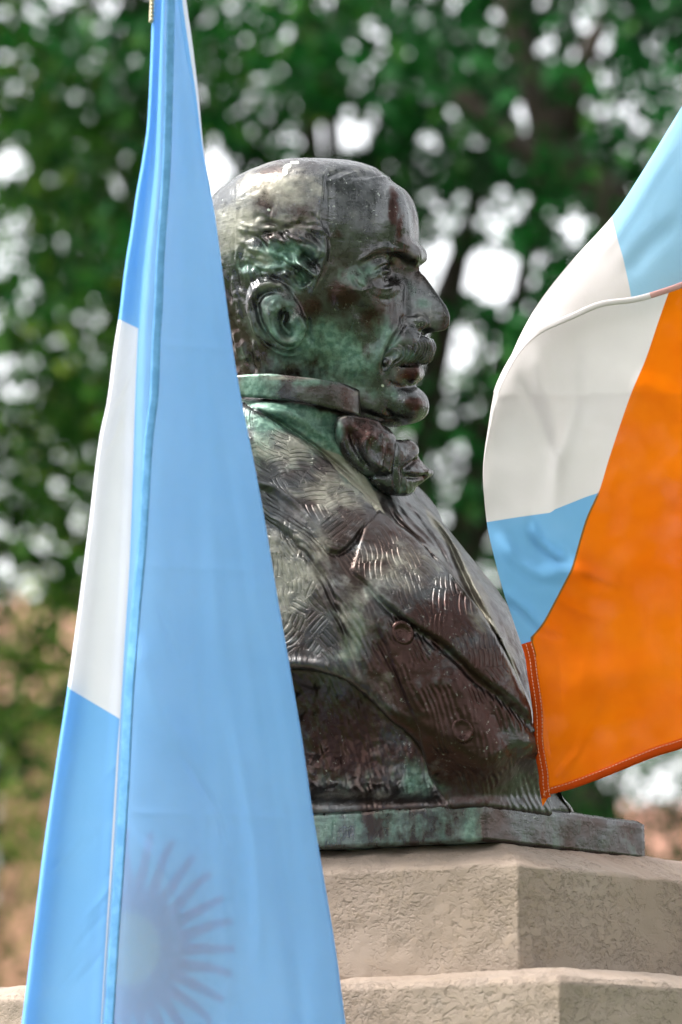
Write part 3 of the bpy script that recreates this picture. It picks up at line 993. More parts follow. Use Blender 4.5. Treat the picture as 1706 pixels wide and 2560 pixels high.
V = V + N * (disp * facing)[:, None]
green = blobs(px, py, [(700, 640, 110, 46, 0.95), (640, 660, 60, 40, 0.8), (760, 690, 40, 60, 0.7), (760, 850, 130, 80, 0.85), (870, 890, 130, 100, 0.85), (960, 850, 60, 80, 0.6), (900, 690, 70, 40, 0.7),
                       (970, 740, 40, 30, 0.45), (1030, 720, 26, 26, 0.5), (1060, 760, 24, 20, 0.6), (690, 800, 70, 100, 0.7), (620, 900, 80, 60, 0.45), (960, 980, 70, 30, 0.6), (1030, 870, 50, 30, 0.5), (820, 950, 120, 40, 0.7)])
tan = blobs(px, py, [(690, 470, 170, 62, 0.75), (600, 560, 70, 90, 0.9), (640, 640, 70, 40, 0.7), (720, 560, 90, 36, 0.55), (860, 430, 110, 26, 0.35), (880, 520, 26, 70, 0.3), (935, 540, 18, 70, 0.35),
                     (670, 715, 40, 10, 0.7), (640, 840, 20, 40, 0.4), (725, 850, 30, 12, 0.5), (1060, 790, 34, 16, 0.45), (1055, 690, 16, 20, 0.4), (1010, 880, 40, 26, 0.3)])
red = blobs(px, py, [(985, 520, 14, 60, 1.0), (1000, 580, 14, 60, 0.9), (850, 740, 50, 44, 1.0), (780, 770, 40, 30, 1.0), (760, 690, 18, 20, 0.9), (930, 800, 40, 40, 0.9), (1036, 935, 34, 28, 1.0), (1040, 1010, 34, 18, 1.0),
                     (1110, 800, 14, 40, 0.5), (840, 590, 30, 40, 0.5)])
head = mesh_obj('head', to_world(V), Fq, M_BRONZE_HEAD, bust, attrs={'green': green, 'tan': tan, 'red': red, 'spot': blobs(px, py, [(714, 430, 7, 13, 1.0), (722, 418, 8, 7, 1.0), (738, 409, 16, 5, 0.8), (672, 525, 5, 4, 0.8), (957, 964, 5, 5, 0.9)])})

# ---- moustache
def moustache_sdf(P):
    Q = to_head(P); A = np.stack([Q[:, 0], Q[:, 1], np.abs(Q[:, 2])], 1)
    d = chain(A, [(fx(1050), 866, 0), (fx(1046, 16), 868, 16), (fx(1022, 44), 876, 44), (fx(990, 70), 890, 68), (fx(962, 88), 912, 80), (fx(952, 94), 936, 80)], [27, 30, 30, 26, 19, 10], 12)
    d2 = chain(A, [(fx(1062), 886, 0), (fx(1050, 20), 892, 22), (fx(1010, 52), 902, 52)], [19, 17, 8], 8)
    d = smin(d, d2, 10)
    return smax(d, -ell(A, (fx(1075), 838, 0), (40, 12, 40)), 6)
V, Fq = surface_nets(moustache_sdf, (930, 820, -160), (1110, 960, 240), 2.0)
V = relax(V, Fq, 1, 0.5)
N = normals(V, Fq); px, py = unproj(V); Q = to_head(V)
phase = np.abs(Q[:, 2]) * 0.92 + (Q[:, 1] - 880) * 0.22 + 5 * np.sin(Q[:, 1] / 19) + 9 * vnoise(V / 30.0, 4)
amp = smooth((Q[:, 1] - 850) / 30) * 3.4
V = V + N * (amp * np.sin(phase * 2 * math.pi / 8.6))[:, None]
V = V + N * (1.5 * (fbm(V / 18.0, 8) - 0.5))[:, None]
mesh_obj('moustache', to_world(V), Fq, M_BRONZE_HEAD, head, attrs={'green': blobs(px, py, [(1015, 885, 50, 24, 0.6)]), 'tan': blobs(px, py, [(1000, 868, 34, 24, 0.45)]), 'red': blobs(px, py, [(1010, 905, 60, 16, 0.5)])})

# ---- torso in its own frame (turned a little more toward the viewer)
BC, BS = math.cos(math.radians(30)), math.sin(math.radians(30))
BX = 740.0
ty = [950, 1000, 1045, 1110, 1160, 1200, 1250, 1306, 1370, 1425, 1480, 1523, 1590, 1640, 1700, 1800, 1900, 1970, 2030, 2060]
tx = [890, 900, 920, 950, 978, 1008, 1042, 1099, 1152, 1196, 1239, 1266, 1294, 1314, 1332, 1350, 1366, 1398, 1448, 1470]
tw = [180, 204, 244, 276, 300, 345, 395, 430, 455, 465, 468, 468, 462, 458, 450, 440, 430, 430, 440, 450]
tb = [190, 195, 205, 220, 235, 250, 262, 270, 278, 280, 280, 280, 275, 270, 265, 255, 245, 240, 240, 245]
tx[:4] = [880, 916, 948, 966]
ta = [math.sqrt(max((x - BX) ** 2 - (0.80 * w * BS) ** 2, 100)) / BC for x, w in zip(tx, tw)]
T_ta, T_tw, T_tb = curve_table(ty, ta), curve_table(ty, tw), curve_table(ty, tb)
RECESS = spline([(640, 1672), (760, 1672), (850, 1692), (905, 1730), (955, 1775), (1010, 1815), (1055, 1865), (1078, 1915), (1096, 1965), (1120, 2010), (1140, 2060), (1140, 2120), (900, 2130), (560, 2130), (470, 1860)], 4)
def slab_front(x):
    """how near the two front edges of the slab come"""
    return SLAB_N - np.where(x < SLAB_X, (SLAB_X - x) * math.tan(math.radians(25)), (x - SLAB_X) * math.tan(math.radians(46)))
def torso_sdf(P):
    dx = P[:, 0] - BX
    f = BC * dx + BS * P[:, 2]; r = -BS * dx + BC * P[:, 2]; y = P[:, 1]
    ar = np.abs(r)
    a = np.where(f > 0, T_ta(y), T_tb(y)); w = T_tw(y)
    ww = w * (1 - 0.20 * np.clip(f / a, 0, 1.2) ** 2)
    g = (np.abs(f / a) ** 2.05 + (ar / ww) ** 2.05) ** (1 / 2.05)
    d = (g - 1) * np.minimum(a, ww) * 0.85
    # shoulders and arm stumps, near and far
    A = np.stack([f, y, ar], 1)
    arm = chain(A, [(-40, 1240, 330), (-10, 1360, 420), (30, 1500, 440), (60, 1600, 430)], [150, 178, 172, 160], 30)
    arm = smax(arm, (y - 1668) - 0.10 * (P[:, 0] - 700), 12)
    d = smin(d, arm, 30)
    # hollow under the near arm stump
    xs, ys = unproj(P)
    m = (P[:, 2] > 120) & (xs > 430) & (xs < 1140) & (ys > 1600) & (ys < 2125)
    rec = np.full(len(P), 1e3)
    if m.any():
        s = poly_sd(xs[m], ys[m], RECESS)
        depth = slab_front(xs[m]) - 18 - 34 * (1 - smooth((ys[m] - 1955) / 70)) - 26 * np.sin(np.clip((ys[m] - 1660) / 340, 0, 1) * math.pi)
        rec[m] = smax(-s, depth - P[m, 2], 14)
    d = smax(d, -rec, 22)
    cut = P[:, 2] - slab_front(xs) + 14 - 240 * (1 - smooth((ys - 1690) / 310))
    d = smax(d, cut * 0.8, 16)
    d = np.maximum(d, 962 - y + 0.12 * (P[:, 0] - 740))
    zz = CAM[2] + D0 * F_[2] + S * ((1280 - y) * U_[2] - P[:, 2] * F_[2])
    d = np.maximum(d, (z_slab_top - 0.004 - zz) / S)
    return d
V, Fq = surface_nets(torso_sdf, (250, 930, -420), (1500, 2075, 640), 4.0)
V = relax(V, Fq, 2, 0.5)
N = normals(V, Fq); px, py = unproj(V)
facing = smooth((N[:, 2] + 0.1) / 0.3)
disp = np.zeros(len(V))
ROLL = spline([(560, 985), (612, 1010), (684, 1059), (747, 1101), (810, 1147), (895, 1223), (958, 1282), (1021, 1333), (1076, 1379), (1118, 1430), (1160, 1480), (1202, 1530), (1244, 1584), (1284, 1675), (1322, 1763), (1336, 1828)], 5)
COLLAR_OUT = [(560, 1196), (640, 1222), (684, 1238), (726, 1267), (760, 1301), (789, 1343), (819, 1377), (846, 1384), (872, 1364), (903, 1324)]
LAPEL_LOW = [(896, 1362), (886, 1398), (880, 1432), (920, 1464), (955, 1505), (1024, 1560), (1093, 1601), (1139, 1638), (1185, 1684), (1231, 1720), (1277, 1757), (1325, 1800)]
roll_to = lambda a, b: ROLL[(ROLL[:, 0] >= a) & (ROLL[:, 0] <= b)]
notch_in = (925, 1252)
coll = np.vstack([roll_to(540, 930), [(940, 1290)], spline(COLLAR_OUT[::-1], 4)])
lap = np.vstack([[(905, 1326)], [(940, 1285)], roll_to(945, 1340), spline(LAPEL_LOW[::-1], 4)])
sc, slp = poly_sd(px, py, coll), poly_sd(px, py, lap)
lay_c = smooth((sc + 2) / 7) * 11
lay_l = smooth((slp + 2) / 7) * (9 + 4 * smooth((px - 880) / 160))
disp += np.maximum(lay_c, lay_l)
# the rolled lapel turns away toward its fold; the waistcoat side sits lower
front_d, front_al, front_s = poly_dist(px, py, ROLL)
inner = front_s < 0                                        # above and right of the fold
disp += np.where(~inner, -6 * np.exp(-(front_d / 10) ** 2), 0)
# collar notch cut, seams of the sleeve, coat edge under the lapel
disp += mark(px, py, [(905, 1322), (888, 1352), (862, 1376), (836, 1388)], 6, -9)
disp += mark(px, py, [(560, 1186), (640, 1212), (690, 1232), (735, 1266), (770, 1305), (800, 1348)], 8, 8)
disp += mark(px, py, [(640, 1290), (700, 1325), (742, 1365), (784, 1410), (815, 1460), (840, 1520), (860, 1580), (880, 1640), (905, 1700)], 12, -16)
disp += mark(px, py, [(670, 1290), (730, 1330), (790, 1392), (835, 1470), (866, 1560), (892, 1640)], 22, 8)
disp += mark(px, py, [(600, 1642), (690, 1655), (760, 1655), (830, 1668)], 10, 7)
low = spline(LAPEL_LOW[2:], 5)
disp += mark(px, py + -8, low, 11, -9, taper=False, cv=False) * smooth((px - 880) / 120)
disp += ledge(px, py, [(905, 1470), (960, 1600), (1000, 1700), (1050, 1830), (1100, 1980)], 60, 9, 8)
disp += mark(px, py, [(925, 1700), (985, 1790), (1050, 1850), (1085, 1920), (1102, 1985)], 12, 8)
disp += mark(px, py, [(930, 1560), (990, 1690), (1035, 1800), (1060, 1880)], 22, -7)
disp += mark(px, py, [(1180, 1700), (1240, 1790), (1290, 1890), (1330, 1980)], 20, -6)
disp += mark(px, py, [(1090, 1650), (1160, 1760), (1220, 1880), (1260, 1990)], 26, 6)
# waistcoat, shirt edge and far lapel: folds that run down the chest, cut straight in
dispn = np.where(inner & (py > 1000), -30 * smooth(front_d / 8) * smooth((py - 1010) / 60), 0)
def c_(pts, w, a):
    global dispn
    dispn = dispn + mark(px, py, pts, w, a)
c_([(975, 1245), (1010, 1302), (1062, 1352), (1108, 1410), (1150, 1475), (1190, 1526)], 7, 22)
c_([(968, 1262), (1000, 1312), (1050, 1362), (1096, 1424)], 5, -18)
c_([(1030, 1246), (1085, 1306), (1122, 1356), (1155, 1428), (1190, 1502), (1240, 1592), (1288, 1690), (1310, 1760)], 8, -46)
c_([(1048, 1246), (1105, 1310), (1146, 1374), (1182, 1454), (1222, 1536), (1268, 1624), (1300, 1700)], 9, 26)
c_([(1000, 1262), (1040, 1312), (1080, 1352), (1112, 1400)], 5, 14)
c_([(1012, 1250), (1060, 1312), (1100, 1368), (1132, 1430)], 4, -14)
c_([(1090, 1290), (1136, 1346), (1176, 1420), (1214, 1490)], 5, -16)
c_([(620, 1010), (700, 1030), (790, 1070), (850, 1120), (900, 1180), (940, 1230)], 18, 16)
c_([(620, 1018), (690, 1050), (760, 1096), (830, 1150), (905, 1216)], 5, -14)
# foot of the bust: skirt that spreads onto the slab
disp += np.where(py > 1960, 10 * smooth((py - 1985) / 40), 0)
disp += 5.0 * (fbm(V / 55.0, 21, 3) - 0.5) + 3.0 * (fbm(V / 17.0, 31, 2) - 0.5)
rsd = poly_sd(px, py, RECESS)
rough_zone = smooth((rsd + 10) / 30) * smooth((2000 - py) / 50)
disp += rough_zone * 16 * (fbm(V / 34.0, 41, 3) - 0.5)
V = V + N * (disp * facing)[:, None]
V[:, 2] += dispn * facing
# where chisel hatching and long combed lines run
sleeve = smooth((760 + (py - 1350) * 0.4 - px) / 40) * smooth((py - 1280) / 60) * smooth((1660 - py) / 30)
wedge = smooth((poly_sd(px, py, np.array([(800, 1120), (850, 1138), (905, 1180), (940, 1235), (962, 1285), (935, 1264), (890, 1222), (840, 1175)])) + 6) / 10)
strip_ = smooth((poly_sd(px, py, np.array([(1060, 1262), (1112, 1318), (1156, 1386), (1196, 1470), (1240, 1560), (1290, 1660), (1325, 1780), (1300, 1740), (1262, 1640), (1204, 1540), (1160, 1448), (1124, 1372), (1080, 1318)])) + 6) / 12)
cravat = smooth((poly_sd(px, py, np.array([(560, 990), (620, 1000), (760, 1010), (850, 1040), (840, 1100), (870, 1160), (900, 1200), (830, 1150), (747, 1096), (684, 1054), (612, 1008)])) + 8) / 16)
hatch, hatch_line = np.zeros(len(V)), np.zeros(len(V))
hg = np.random.default_rng(77)
for gx in range(600, 1330, 46):
    for gy in range(1050, 1790, 46):
        cx0, cy0 = gx + hg.uniform(-16, 16), gy + hg.uniform(-16, 16)
        p1 = np.array([cx0]), np.array([cy0])
        in_c, in_l = poly_sd(*p1, coll)[0] > 8, poly_sd(*p1, lap)[0] > 8
        in_s = (cx0 < 770 + (cy0 - 1350) * 0.4) and 1300 < cy0 < 1650
        if not (in_c or in_l or in_s):
            continue
        if in_l:
            an, amp_ = 68 + hg.normal() * 16, hg.uniform(0.5, 1.0) * (1.0 if cy0 < 1560 else 0.6)
        elif in_c:
            an, amp_ = np.interp(cx0, [620, 760, 900], [30, 12, -35]) + hg.normal() * 22, hg.uniform(0.4, 1.0)
        else:
            an, amp_ = hg.choice([-52, 48, 70, -75]) + hg.normal() * 14, hg.uniform(0.4, 0.9)
        if hg.uniform() < 0.12:
            continue
        an = math.radians(an)
        ca, sa = math.cos(an), math.sin(an)                 # direction of the cuts (y down)
        per, bend = hg.uniform(11.0, 15.0), hg.uniform(-0.006, 0.006)
        sel = np.where((np.abs(px - cx0) < 60) & (np.abs(py - cy0) < 60))[0]
        al_, ac_ = (px[sel] - cx0) * ca + (py[sel] - cy0) * sa, -(px[sel] - cx0) * sa + (py[sel] - cy0) * ca
        ac_ = ac_ + bend * al_ ** 2
        la_, lb_ = hg.uniform(22, 34), hg.uniform(22, 36)
        mk = amp_ * smooth((1 - (np.abs(al_) / la_) ** 3) * 3) * smooth((1 - (np.abs(ac_) / lb_) ** 4) * 3)
        up = mk > hatch[sel]
        hatch[sel[up]] = mk[up]
        hatch_line[sel[up]] = ac_[up] * 2 * math.pi / per
edge_in = np.maximum(np.maximum(smooth((sc - 4) / 8), smooth((slp - 4) / 8)), sleeve)
hatch *= edge_in
comb = np.where((sc < -2) & (slp < -2) & ~inner, 1.0, 0.0) * (1 - sleeve) * (1 - rough_zone) * smooth((py - 1180) / 40)
ang = np.radians(np.interp(py, [1200, 1400, 1600, 1800, 2000], [38, 52, 62, 64, 68]))
comb_line = ((px - 900) * np.sin(ang) - (py - 1500) * np.cos(ang)) * 2 * math.pi / 13.5 + 16.0 * fbm(V / np.array([70., 170, 70]), 6)
comb = comb * smooth((vnoise(V / 52.0, 15) - 0.32) / 0.35) * (0.4 + 0.6 * vnoise(V / 21.0, 16))
comb = np.maximum(comb, rough_zone * 0.15) * (1 - 0.85 * smooth((py - 1960) / 30) * smooth((1160 - px) / 60))
green = blobs(px, py, [(680, 1060, 90, 40, 0.9), (800, 1100, 60, 50, 0.8), (900, 1200, 70, 50, 0.8), (660, 1120, 60, 60, 0.7), (760, 1180, 80, 60, 0.4), (870, 1600, 60, 130, 0.45), (1040, 1950, 70, 60, 0.8), (900, 1960, 150, 40, 0.4),
                       (940, 1500, 40, 60, 0.35), (1110, 1420, 40, 60, 0.3)])
tan = blobs(px, py, [(700, 1130, 130, 60, 0.8), (830, 1230, 120, 80, 0.72), (925, 1245, 36, 26, 0.9), (720, 1440, 120, 160, 0.78), (800, 1370, 40, 60, 0.75), (1000, 1420, 150, 80, 0.55), (1200, 1500, 40, 120, 0.6), (1270, 1650, 30, 90, 0.6), (880, 1560, 60, 160, 0.6),
                     (960, 1720, 40, 120, 0.35), (1090, 1380, 120, 40, 0.35), (900, 1990, 220, 18, 0.5)])
green = np.maximum(green, cravat * 0.95)
tan = np.maximum(tan, np.maximum(wedge * 1.15, strip_ * 0.75))
red = blobs(px, py, [(1100, 1560, 140, 110, 0.85), (1010, 1660, 120, 140, 1.0), (1130, 1800, 200, 220, 1.05), (850, 1850, 220, 150, 0.85), (980, 1345, 40, 30, 0.5)])
mesh_obj('torso', to_world(V), Fq, M_BRONZE, bust, attrs={'green': green, 'tan': tan, 'red': red, 'hatch': hatch, 'hatch_line': hatch_line, 'comb': comb, 'comb_line': comb_line})

# ---- standing shirt collar
def shell_band(theta0, theta1, nt, A_, B_, cx, cn, top, bot, thick, prof=8):
    th = np.radians(np.linspace(theta0, theta1, nt))
    V, Fc = [], []
    ring = []
    for i, t in enumerate(th):
        rows = []
        for j in range(2 * prof):
            inner_side = j >= prof
            s = (j % prof) / (prof - 1)
            if inner_side:
                s = 1 - s
            flare = 1.0 + 0.030 * (s - 0.2) ** 2
            rr = -thick if inner_side else 0
            edge = 3.0 * math.sin(math.pi * s) if not inner_side else 0
            sq = (abs(math.cos(t)) ** 2.6 + abs(math.sin(t)) ** 2.6) ** (-1 / 2.6)
            f = (A_ + rr + edge) * math.cos(t) * flare * sq
            r = (B_ + rr + edge) * math.sin(t) * flare * sq
            x = cx + HC * f - HS * r
            n = cn + HS * f + HC * r
            yy = top(x, t) + s * (bot(x, t) - top(x, t))
            rows.append((x, yy, n))
        V += rows
    m = 2 * prof
    for i in range(nt - 1):
        for j in range(m):
            Fc.append((i * m + j, (i + 1) * m + j, (i + 1) * m + (j + 1) % m, i * m + (j + 1) % m))
    Fc.append(tuple(range(m))); Fc.append(tuple((nt - 1) * m + j for j in range(m))[::-1])
    return np.array(V), Fc
topy = lambda x, t: np.interp(x, [500, 605, 700, 780, 850, 930], [946, 944, 946, 952, 966, 992]) + 2.0 * math.sin(t * 7)
boty = lambda x, t: np.interp(x, [500, 612, 700, 780, 850, 930], [1000, 999, 1006, 1018, 1034, 1056])
cV, cF = shell_band(27, 336, 120, 212, 214, 732, 0, topy, boty, 14)
cx_, cy_ = unproj(cV)
mesh_obj('shirt_collar', to_world(cV), cF, M_BRONZE_HEAD, bust, attrs={'green': blobs(cx_, cy_, [(640, 970, 70, 60, 1.0), (800, 955, 130, 14, 0.7)]), 'tan': blobs(cx_, cy_, [(720, 946, 100, 8, 0.8), (880, 985, 60, 8, 0.5)]), 'red': blobs(cx_, cy_, [(860, 1000, 60, 30, 0.4)])})

# ---- bow tie: near loop, far loop, knot
def pillow(P, poly, nc, thick, rnd, slope=(0, 0)):
    xs, ys = unproj(P)
    s = poly_sd(xs, ys, poly)
    mid = nc + slope[0] * (xs - np.mean(poly[:, 0])) + slope[1] * (ys - np.mean(poly[:, 1]))
    dn = np.abs(P[:, 2] - mid)
    t = thick * np.sqrt(np.clip(1 - (1 - np.clip(s / rnd, 0, 1)) ** 2, 0.0, 1)) 
    return np.where(s > 0, np.maximum(dn - t, -s) * 0.8, np.hypot(s, np.clip(dn, 0, None)))
near_loop = spline([(843, 1043), (871, 1038), (915, 1043), (945, 1056), (975, 1072), (993, 1104), (994, 1141), (988, 1174), (982, 1189), (954, 1193), (923, 1193), (902, 1184), (873, 1158), (852, 1130), (839, 1098), (835, 1065), (843, 1043)], 3)[:-1]
far_loop = spline([(985, 1098), (1003, 1100), (1030, 1099), (1040, 1115), (1046, 1139), (1064, 1163), (1083, 1179), (1080, 1189), (1060, 1204), (1043, 1217), (1032, 1234), (1014, 1241), (985, 1236), (975, 1200), (975, 1140), (985, 1098)], 3)[:-1]
knot = spline([(930, 1180), (985, 1165), (1010, 1190), (1030, 1232), (1000, 1242), (960, 1232), (925, 1205), (930, 1180)], 3)[:-1]
bow = None
for nm, poly, nc, th, rnd, slope in (('bow_loop', near_loop, 172, 46, 44, (-0.25, 0.05)), ('bow_loop', far_loop, 118, 40, 40, (-0.9, 0.0)), ('bow_knot', knot, 150, 34, 30, (-0.5, 0))):
    lo = (poly[:, 0].min() - 18, poly[:, 1].min() - 18, nc - 150)
    hi = (poly[:, 0].max() + 18, poly[:, 1].max() + 18, nc + 150)
    fn = lambda P, poly=poly, nc=nc, th=th, rnd=rnd, slope=slope: pillow(P, poly, nc, th, rnd, slope)
    V, Fq = surface_nets(fn, lo, hi, 2.4)
    V = relax(V, Fq, 3, 0.5); N = normals(V, Fq); px, py = unproj(V)
    fc = smooth((N[:, 2] + 0.1) / 0.3)
    d = 6 * (fbm(V / 26.0, 51, 3) - 0.5)
    d += mark(px, py, [(940, 1070), (918, 1100), (912, 1125), (928, 1150), (955, 1172)], 12, 12)
    d += mark(px, py, [(870, 1060), (890, 1110), (915, 1165), (925, 1190)], 16, -16)
    d += mark(px, py, [(975, 1085), (972, 1130), (965, 1170), (950, 1190)], 10, -8)
    d += mark(px, py, [(845, 1048), (880, 1046), (925, 1052), (960, 1070)], 6, 6)
    d += mark(px, py, [(1032, 1104), (1038, 1130), (1020, 1155), (1006, 1168)], 7, 9)
    d += mark(px, py, [(1046, 1145), (1026, 1160), (1010, 1172)], 8, -11)
    d += mark(px, py, [(1076, 1178), (1040, 1182), (1012, 1176)], 8, 9)
    d += mark(px, py, [(1070, 1190), (1040, 1194), (1015, 1190)], 6, -8)
    d += mark(px, py, [(1004, 1165), (1010, 1195), (1006, 1230)], 6, -7)
    V = V + N * (d * fc)[:, None]
    at_ = {'green': blobs(px, py, [(845, 1090, 14, 50, 0.8), (910, 1190, 40, 20, 0.6), (1000, 1225, 60, 24, 0.5)]), 'tan': blobs(px, py, [(920, 1120, 10, 50, 0.3), (850, 1044, 30, 6, 0.7), (1035, 1112, 14, 18, 0.3)]),
           'red': blobs(px, py, [(910, 1080, 70, 60, 0.8), (960, 1120, 30, 70, 0.6)])}
    par = bust
    if bow is None:
        bow = empty('bow_tie', (0, 0, 0)); bow.parent = bust
        bow.location = Vector(to_world(np.array([[960, 1150, 150]]))[0]) - bust.location
    mesh_obj(nm, to_world(V), Fq, M_BRONZE_HEAD, bow, attrs=at_)

# ---- coat buttons, set on the surface found by walking toward the torso
def torso_hit(x, y):
    lo_n, hi_n = 0.0, 600.0
    ns = np.linspace(hi_n, lo_n, 600)
    v = torso_sdf(at(np.full(600, x), np.full(600, y), ns))
    return ns[np.argmax(v < 0)]
for bx, by in ((1006, 1583), (1155, 1826)):
    n0 = torso_hit(bx, by)
    e = 6.0
    c = at(bx, by, n0)
    pa = at(bx + e, by, torso_hit(bx + e, by)); pb = at(bx, by + e, torso_hit(bx, by + e))
    nv = np.cross(pa - c, pb - c); nv /= np.linalg.norm(nv); nv *= np.sign(nv[2])
    t1 = np.array([0.45, 0.9, 0]); t1 -= nv * (t1 @ nv); t1 /= np.linalg.norm(t1); t2 = np.cross(nv, t1)
    prof = [(0, 5), (10, 5.2), (16, 6), (20, 8.5), (24, 8.5), (27, 5), (29, -1), (29, -14)]
    vs, fs = [c + nv * prof[0][1]], []
    K = 28
    for rr, hh in prof[1:]:
        for k in range(K):
            a = 2 * math.pi * k / K
            vs.append(c + nv * hh + (t1 * math.cos(a) * 1.12 + t2 * math.sin(a) * 0.98) * rr)
    for k in range(K):
        fs.append((0, 1 + k, 1 + (k + 1) % K))
    for p in range(len(prof) - 2):
        for k in range(K):
            a, b = 1 + p * K + k, 1 + p * K + (k + 1) % K
            fs.append((a, a + K, b + K, b))
    vs = np.array(vs)
    mesh_obj('coat_button', to_world(vs), fs, M_BRONZE_HEAD, bust, attrs={'green': np.zeros(len(vs)), 'tan': np.full(len(vs), 0.05), 'red': np.full(len(vs), 1.2)})

# ---- bronze slab under the bust
def slab_mesh(corner_bottom, z0, z1, la, lb, a_deg, b_deg, seed, step=0.006):
    a, b = math.radians(a_deg), math.radians(b_deg)
    c = corner_bottom[:2]
    u, w = np.array([-math.cos(a), math.sin(a)]), np.array([math.cos(b), math.sin(b)])
    P = [c + u * la, c, c + w * lb, c + w * lb + u * la]
    rows = []
    offs = [(0, z0)] + [(0, z0 + (z1 - z0) * t) for t in np.linspace(0.1, 0.9, 8)] + [(0.0015, z1 - 0.003), (0.005, z1)]
    for t in (0.03, 0.08, 0.15):
        offs.append((t, z1 + 0.002))
    for o, z in offs:
        Pin = []
        for k in range(4):
            e0 = P[k] - P[k - 1]; e0 = e0 / np.linalg.norm(e0); e1 = P[(k + 1) % 4] - P[k]; e1 = e1 / np.linalg.norm(e1)
            n0, n1 = np.array([e0[1], -e0[0]]), np.array([e1[1], -e1[0]])
            Pin.append(P[k] - (n0 + n1) / (1 + n0 @ n1) * o)
        row = []
        for k in range(4):
            p, q = Pin[k], Pin[(k + 1) % 4]
            m = max(2, int(np.linalg.norm(P[(k + 1) % 4] - P[k]) / step))
            row.append(p + (q - p) * (np.arange(m) / m)[:, None])
        row = np.vstack(row)
        rows.append(np.c_[row, np.full(len(row), z)])
    n = len(rows[0]); V = np.vstack(rows)
    V[:, :2] += ((fbm(V / 0.03, seed, 3) - 0.5) * 0.003)[:, None] * np.array([0.4, -0.9])
    V[:, 2] += np.where(V[:, 2] > z1 - 0.004, 1, 0) * (fbm(V / 0.05, seed + 3, 3) - 0.5) * 0.005
    m = len(rows)
    f = []
    for i in range(m - 1):
        for j in range(n):
            f.append((i * n + j, i * n + (j + 1) % n, (i + 1) * n + (j + 1) % n, (i + 1) * n + j))
    f.append(tuple(range((m - 1) * n, m * n))); f.append(tuple(range(n))[::-1])
    return V, f
z_s0 = z_slab - 0.002
slab_c = ray_world(1213, 2104, D0 - SLAB_N * S)
slab_c[2] = z_s0
V, f = slab_mesh(slab_c, z_s0, z_slab_top, 0.50, 0.272, 25, 46, 5)
k = len(V)
mesh_obj('base_slab', V, f, M_BRONZE_HEAD, bust, attrs={'green': np.where(V[:, 0] < slab_c[0] - 0.002, 0.48, 0.22), 'tan': np.where(V[:, 0] < slab_c[0] - 0.002, 0.15, 0.0), 'red': np.where(V[:, 0] < slab_c[0] - 0.002, 0.0, 0.25)})  # shade of the right face put into the patina: browner, less green

# ================================================================== left flag: a limp flag hanging in folds beside its pole
def lerp_table(pts):
    p = np.asarray(pts, float)
    return curve_table(p[:, 0], p[:, 1], 4.0)
FN = 715.0                                                  # nearer than the bust
kf = (D0 - FN * S) / D0
L_edge = lerp_table([(-260, 392), (0, 382), (178, 375), (312, 368), (393, 357), (482, 341), (571, 328), (670, 312), (795, 297), (861, 286), (1004, 268), (1088, 250), (1306, 223), (1523, 196), (1719, 169), (1904, 141), (2122, 109), (2339, 82), (2560, 54), (2900, 10)])
S_edge = lerp_table([(-260, 410), (0, 405), (178, 398), (402, 388), (536, 374), (670, 358), (821, 346), (979, 339), (1197, 332), (1414, 324), (1545, 316), (1741, 304), (1958, 293), (2176, 280), (2339, 268), (2560, 254), (2900, 235)])
H_edge = lerp_table([(-260, 424), (0, 417), (178, 413), (402, 406), (536, 397), (670, 388), (759, 385), (848, 379), (982, 374), (1088, 361), (1360, 343), (1545, 326), (1741, 310), (1958, 299), (2176, 285), (2339, 273), (2560, 259), (2900, 240)])
R1_edge = lerp_table([(-260, 420), (0, 446), (125, 464), (223, 482), (312, 495), (380, 505), (522, 533), (762, 566), (947, 593), (1142, 631), (1284, 658), (1512, 696), (1665, 723), (1828, 751), (2045, 783), (2209, 811), (2372, 838), (2560, 863), (2900, 910)])
R_edge = lerp_table([(-260, 440), (0, 466), (112, 482), (250, 498), (357, 508), (446, 521), (522, 535), (762, 567), (947, 594), (1142, 632), (1284, 659), (1512, 697), (1665, 724), (1828, 752), (2045, 784), (2209, 812), (2372, 839), (2560, 864), (2900, 912)])
ys = np.arange(-240, 2880, 7.0)
NFRONT, NFOLD, NBACK, NL = 60, 8, 90, 14
rows, lay = [], []
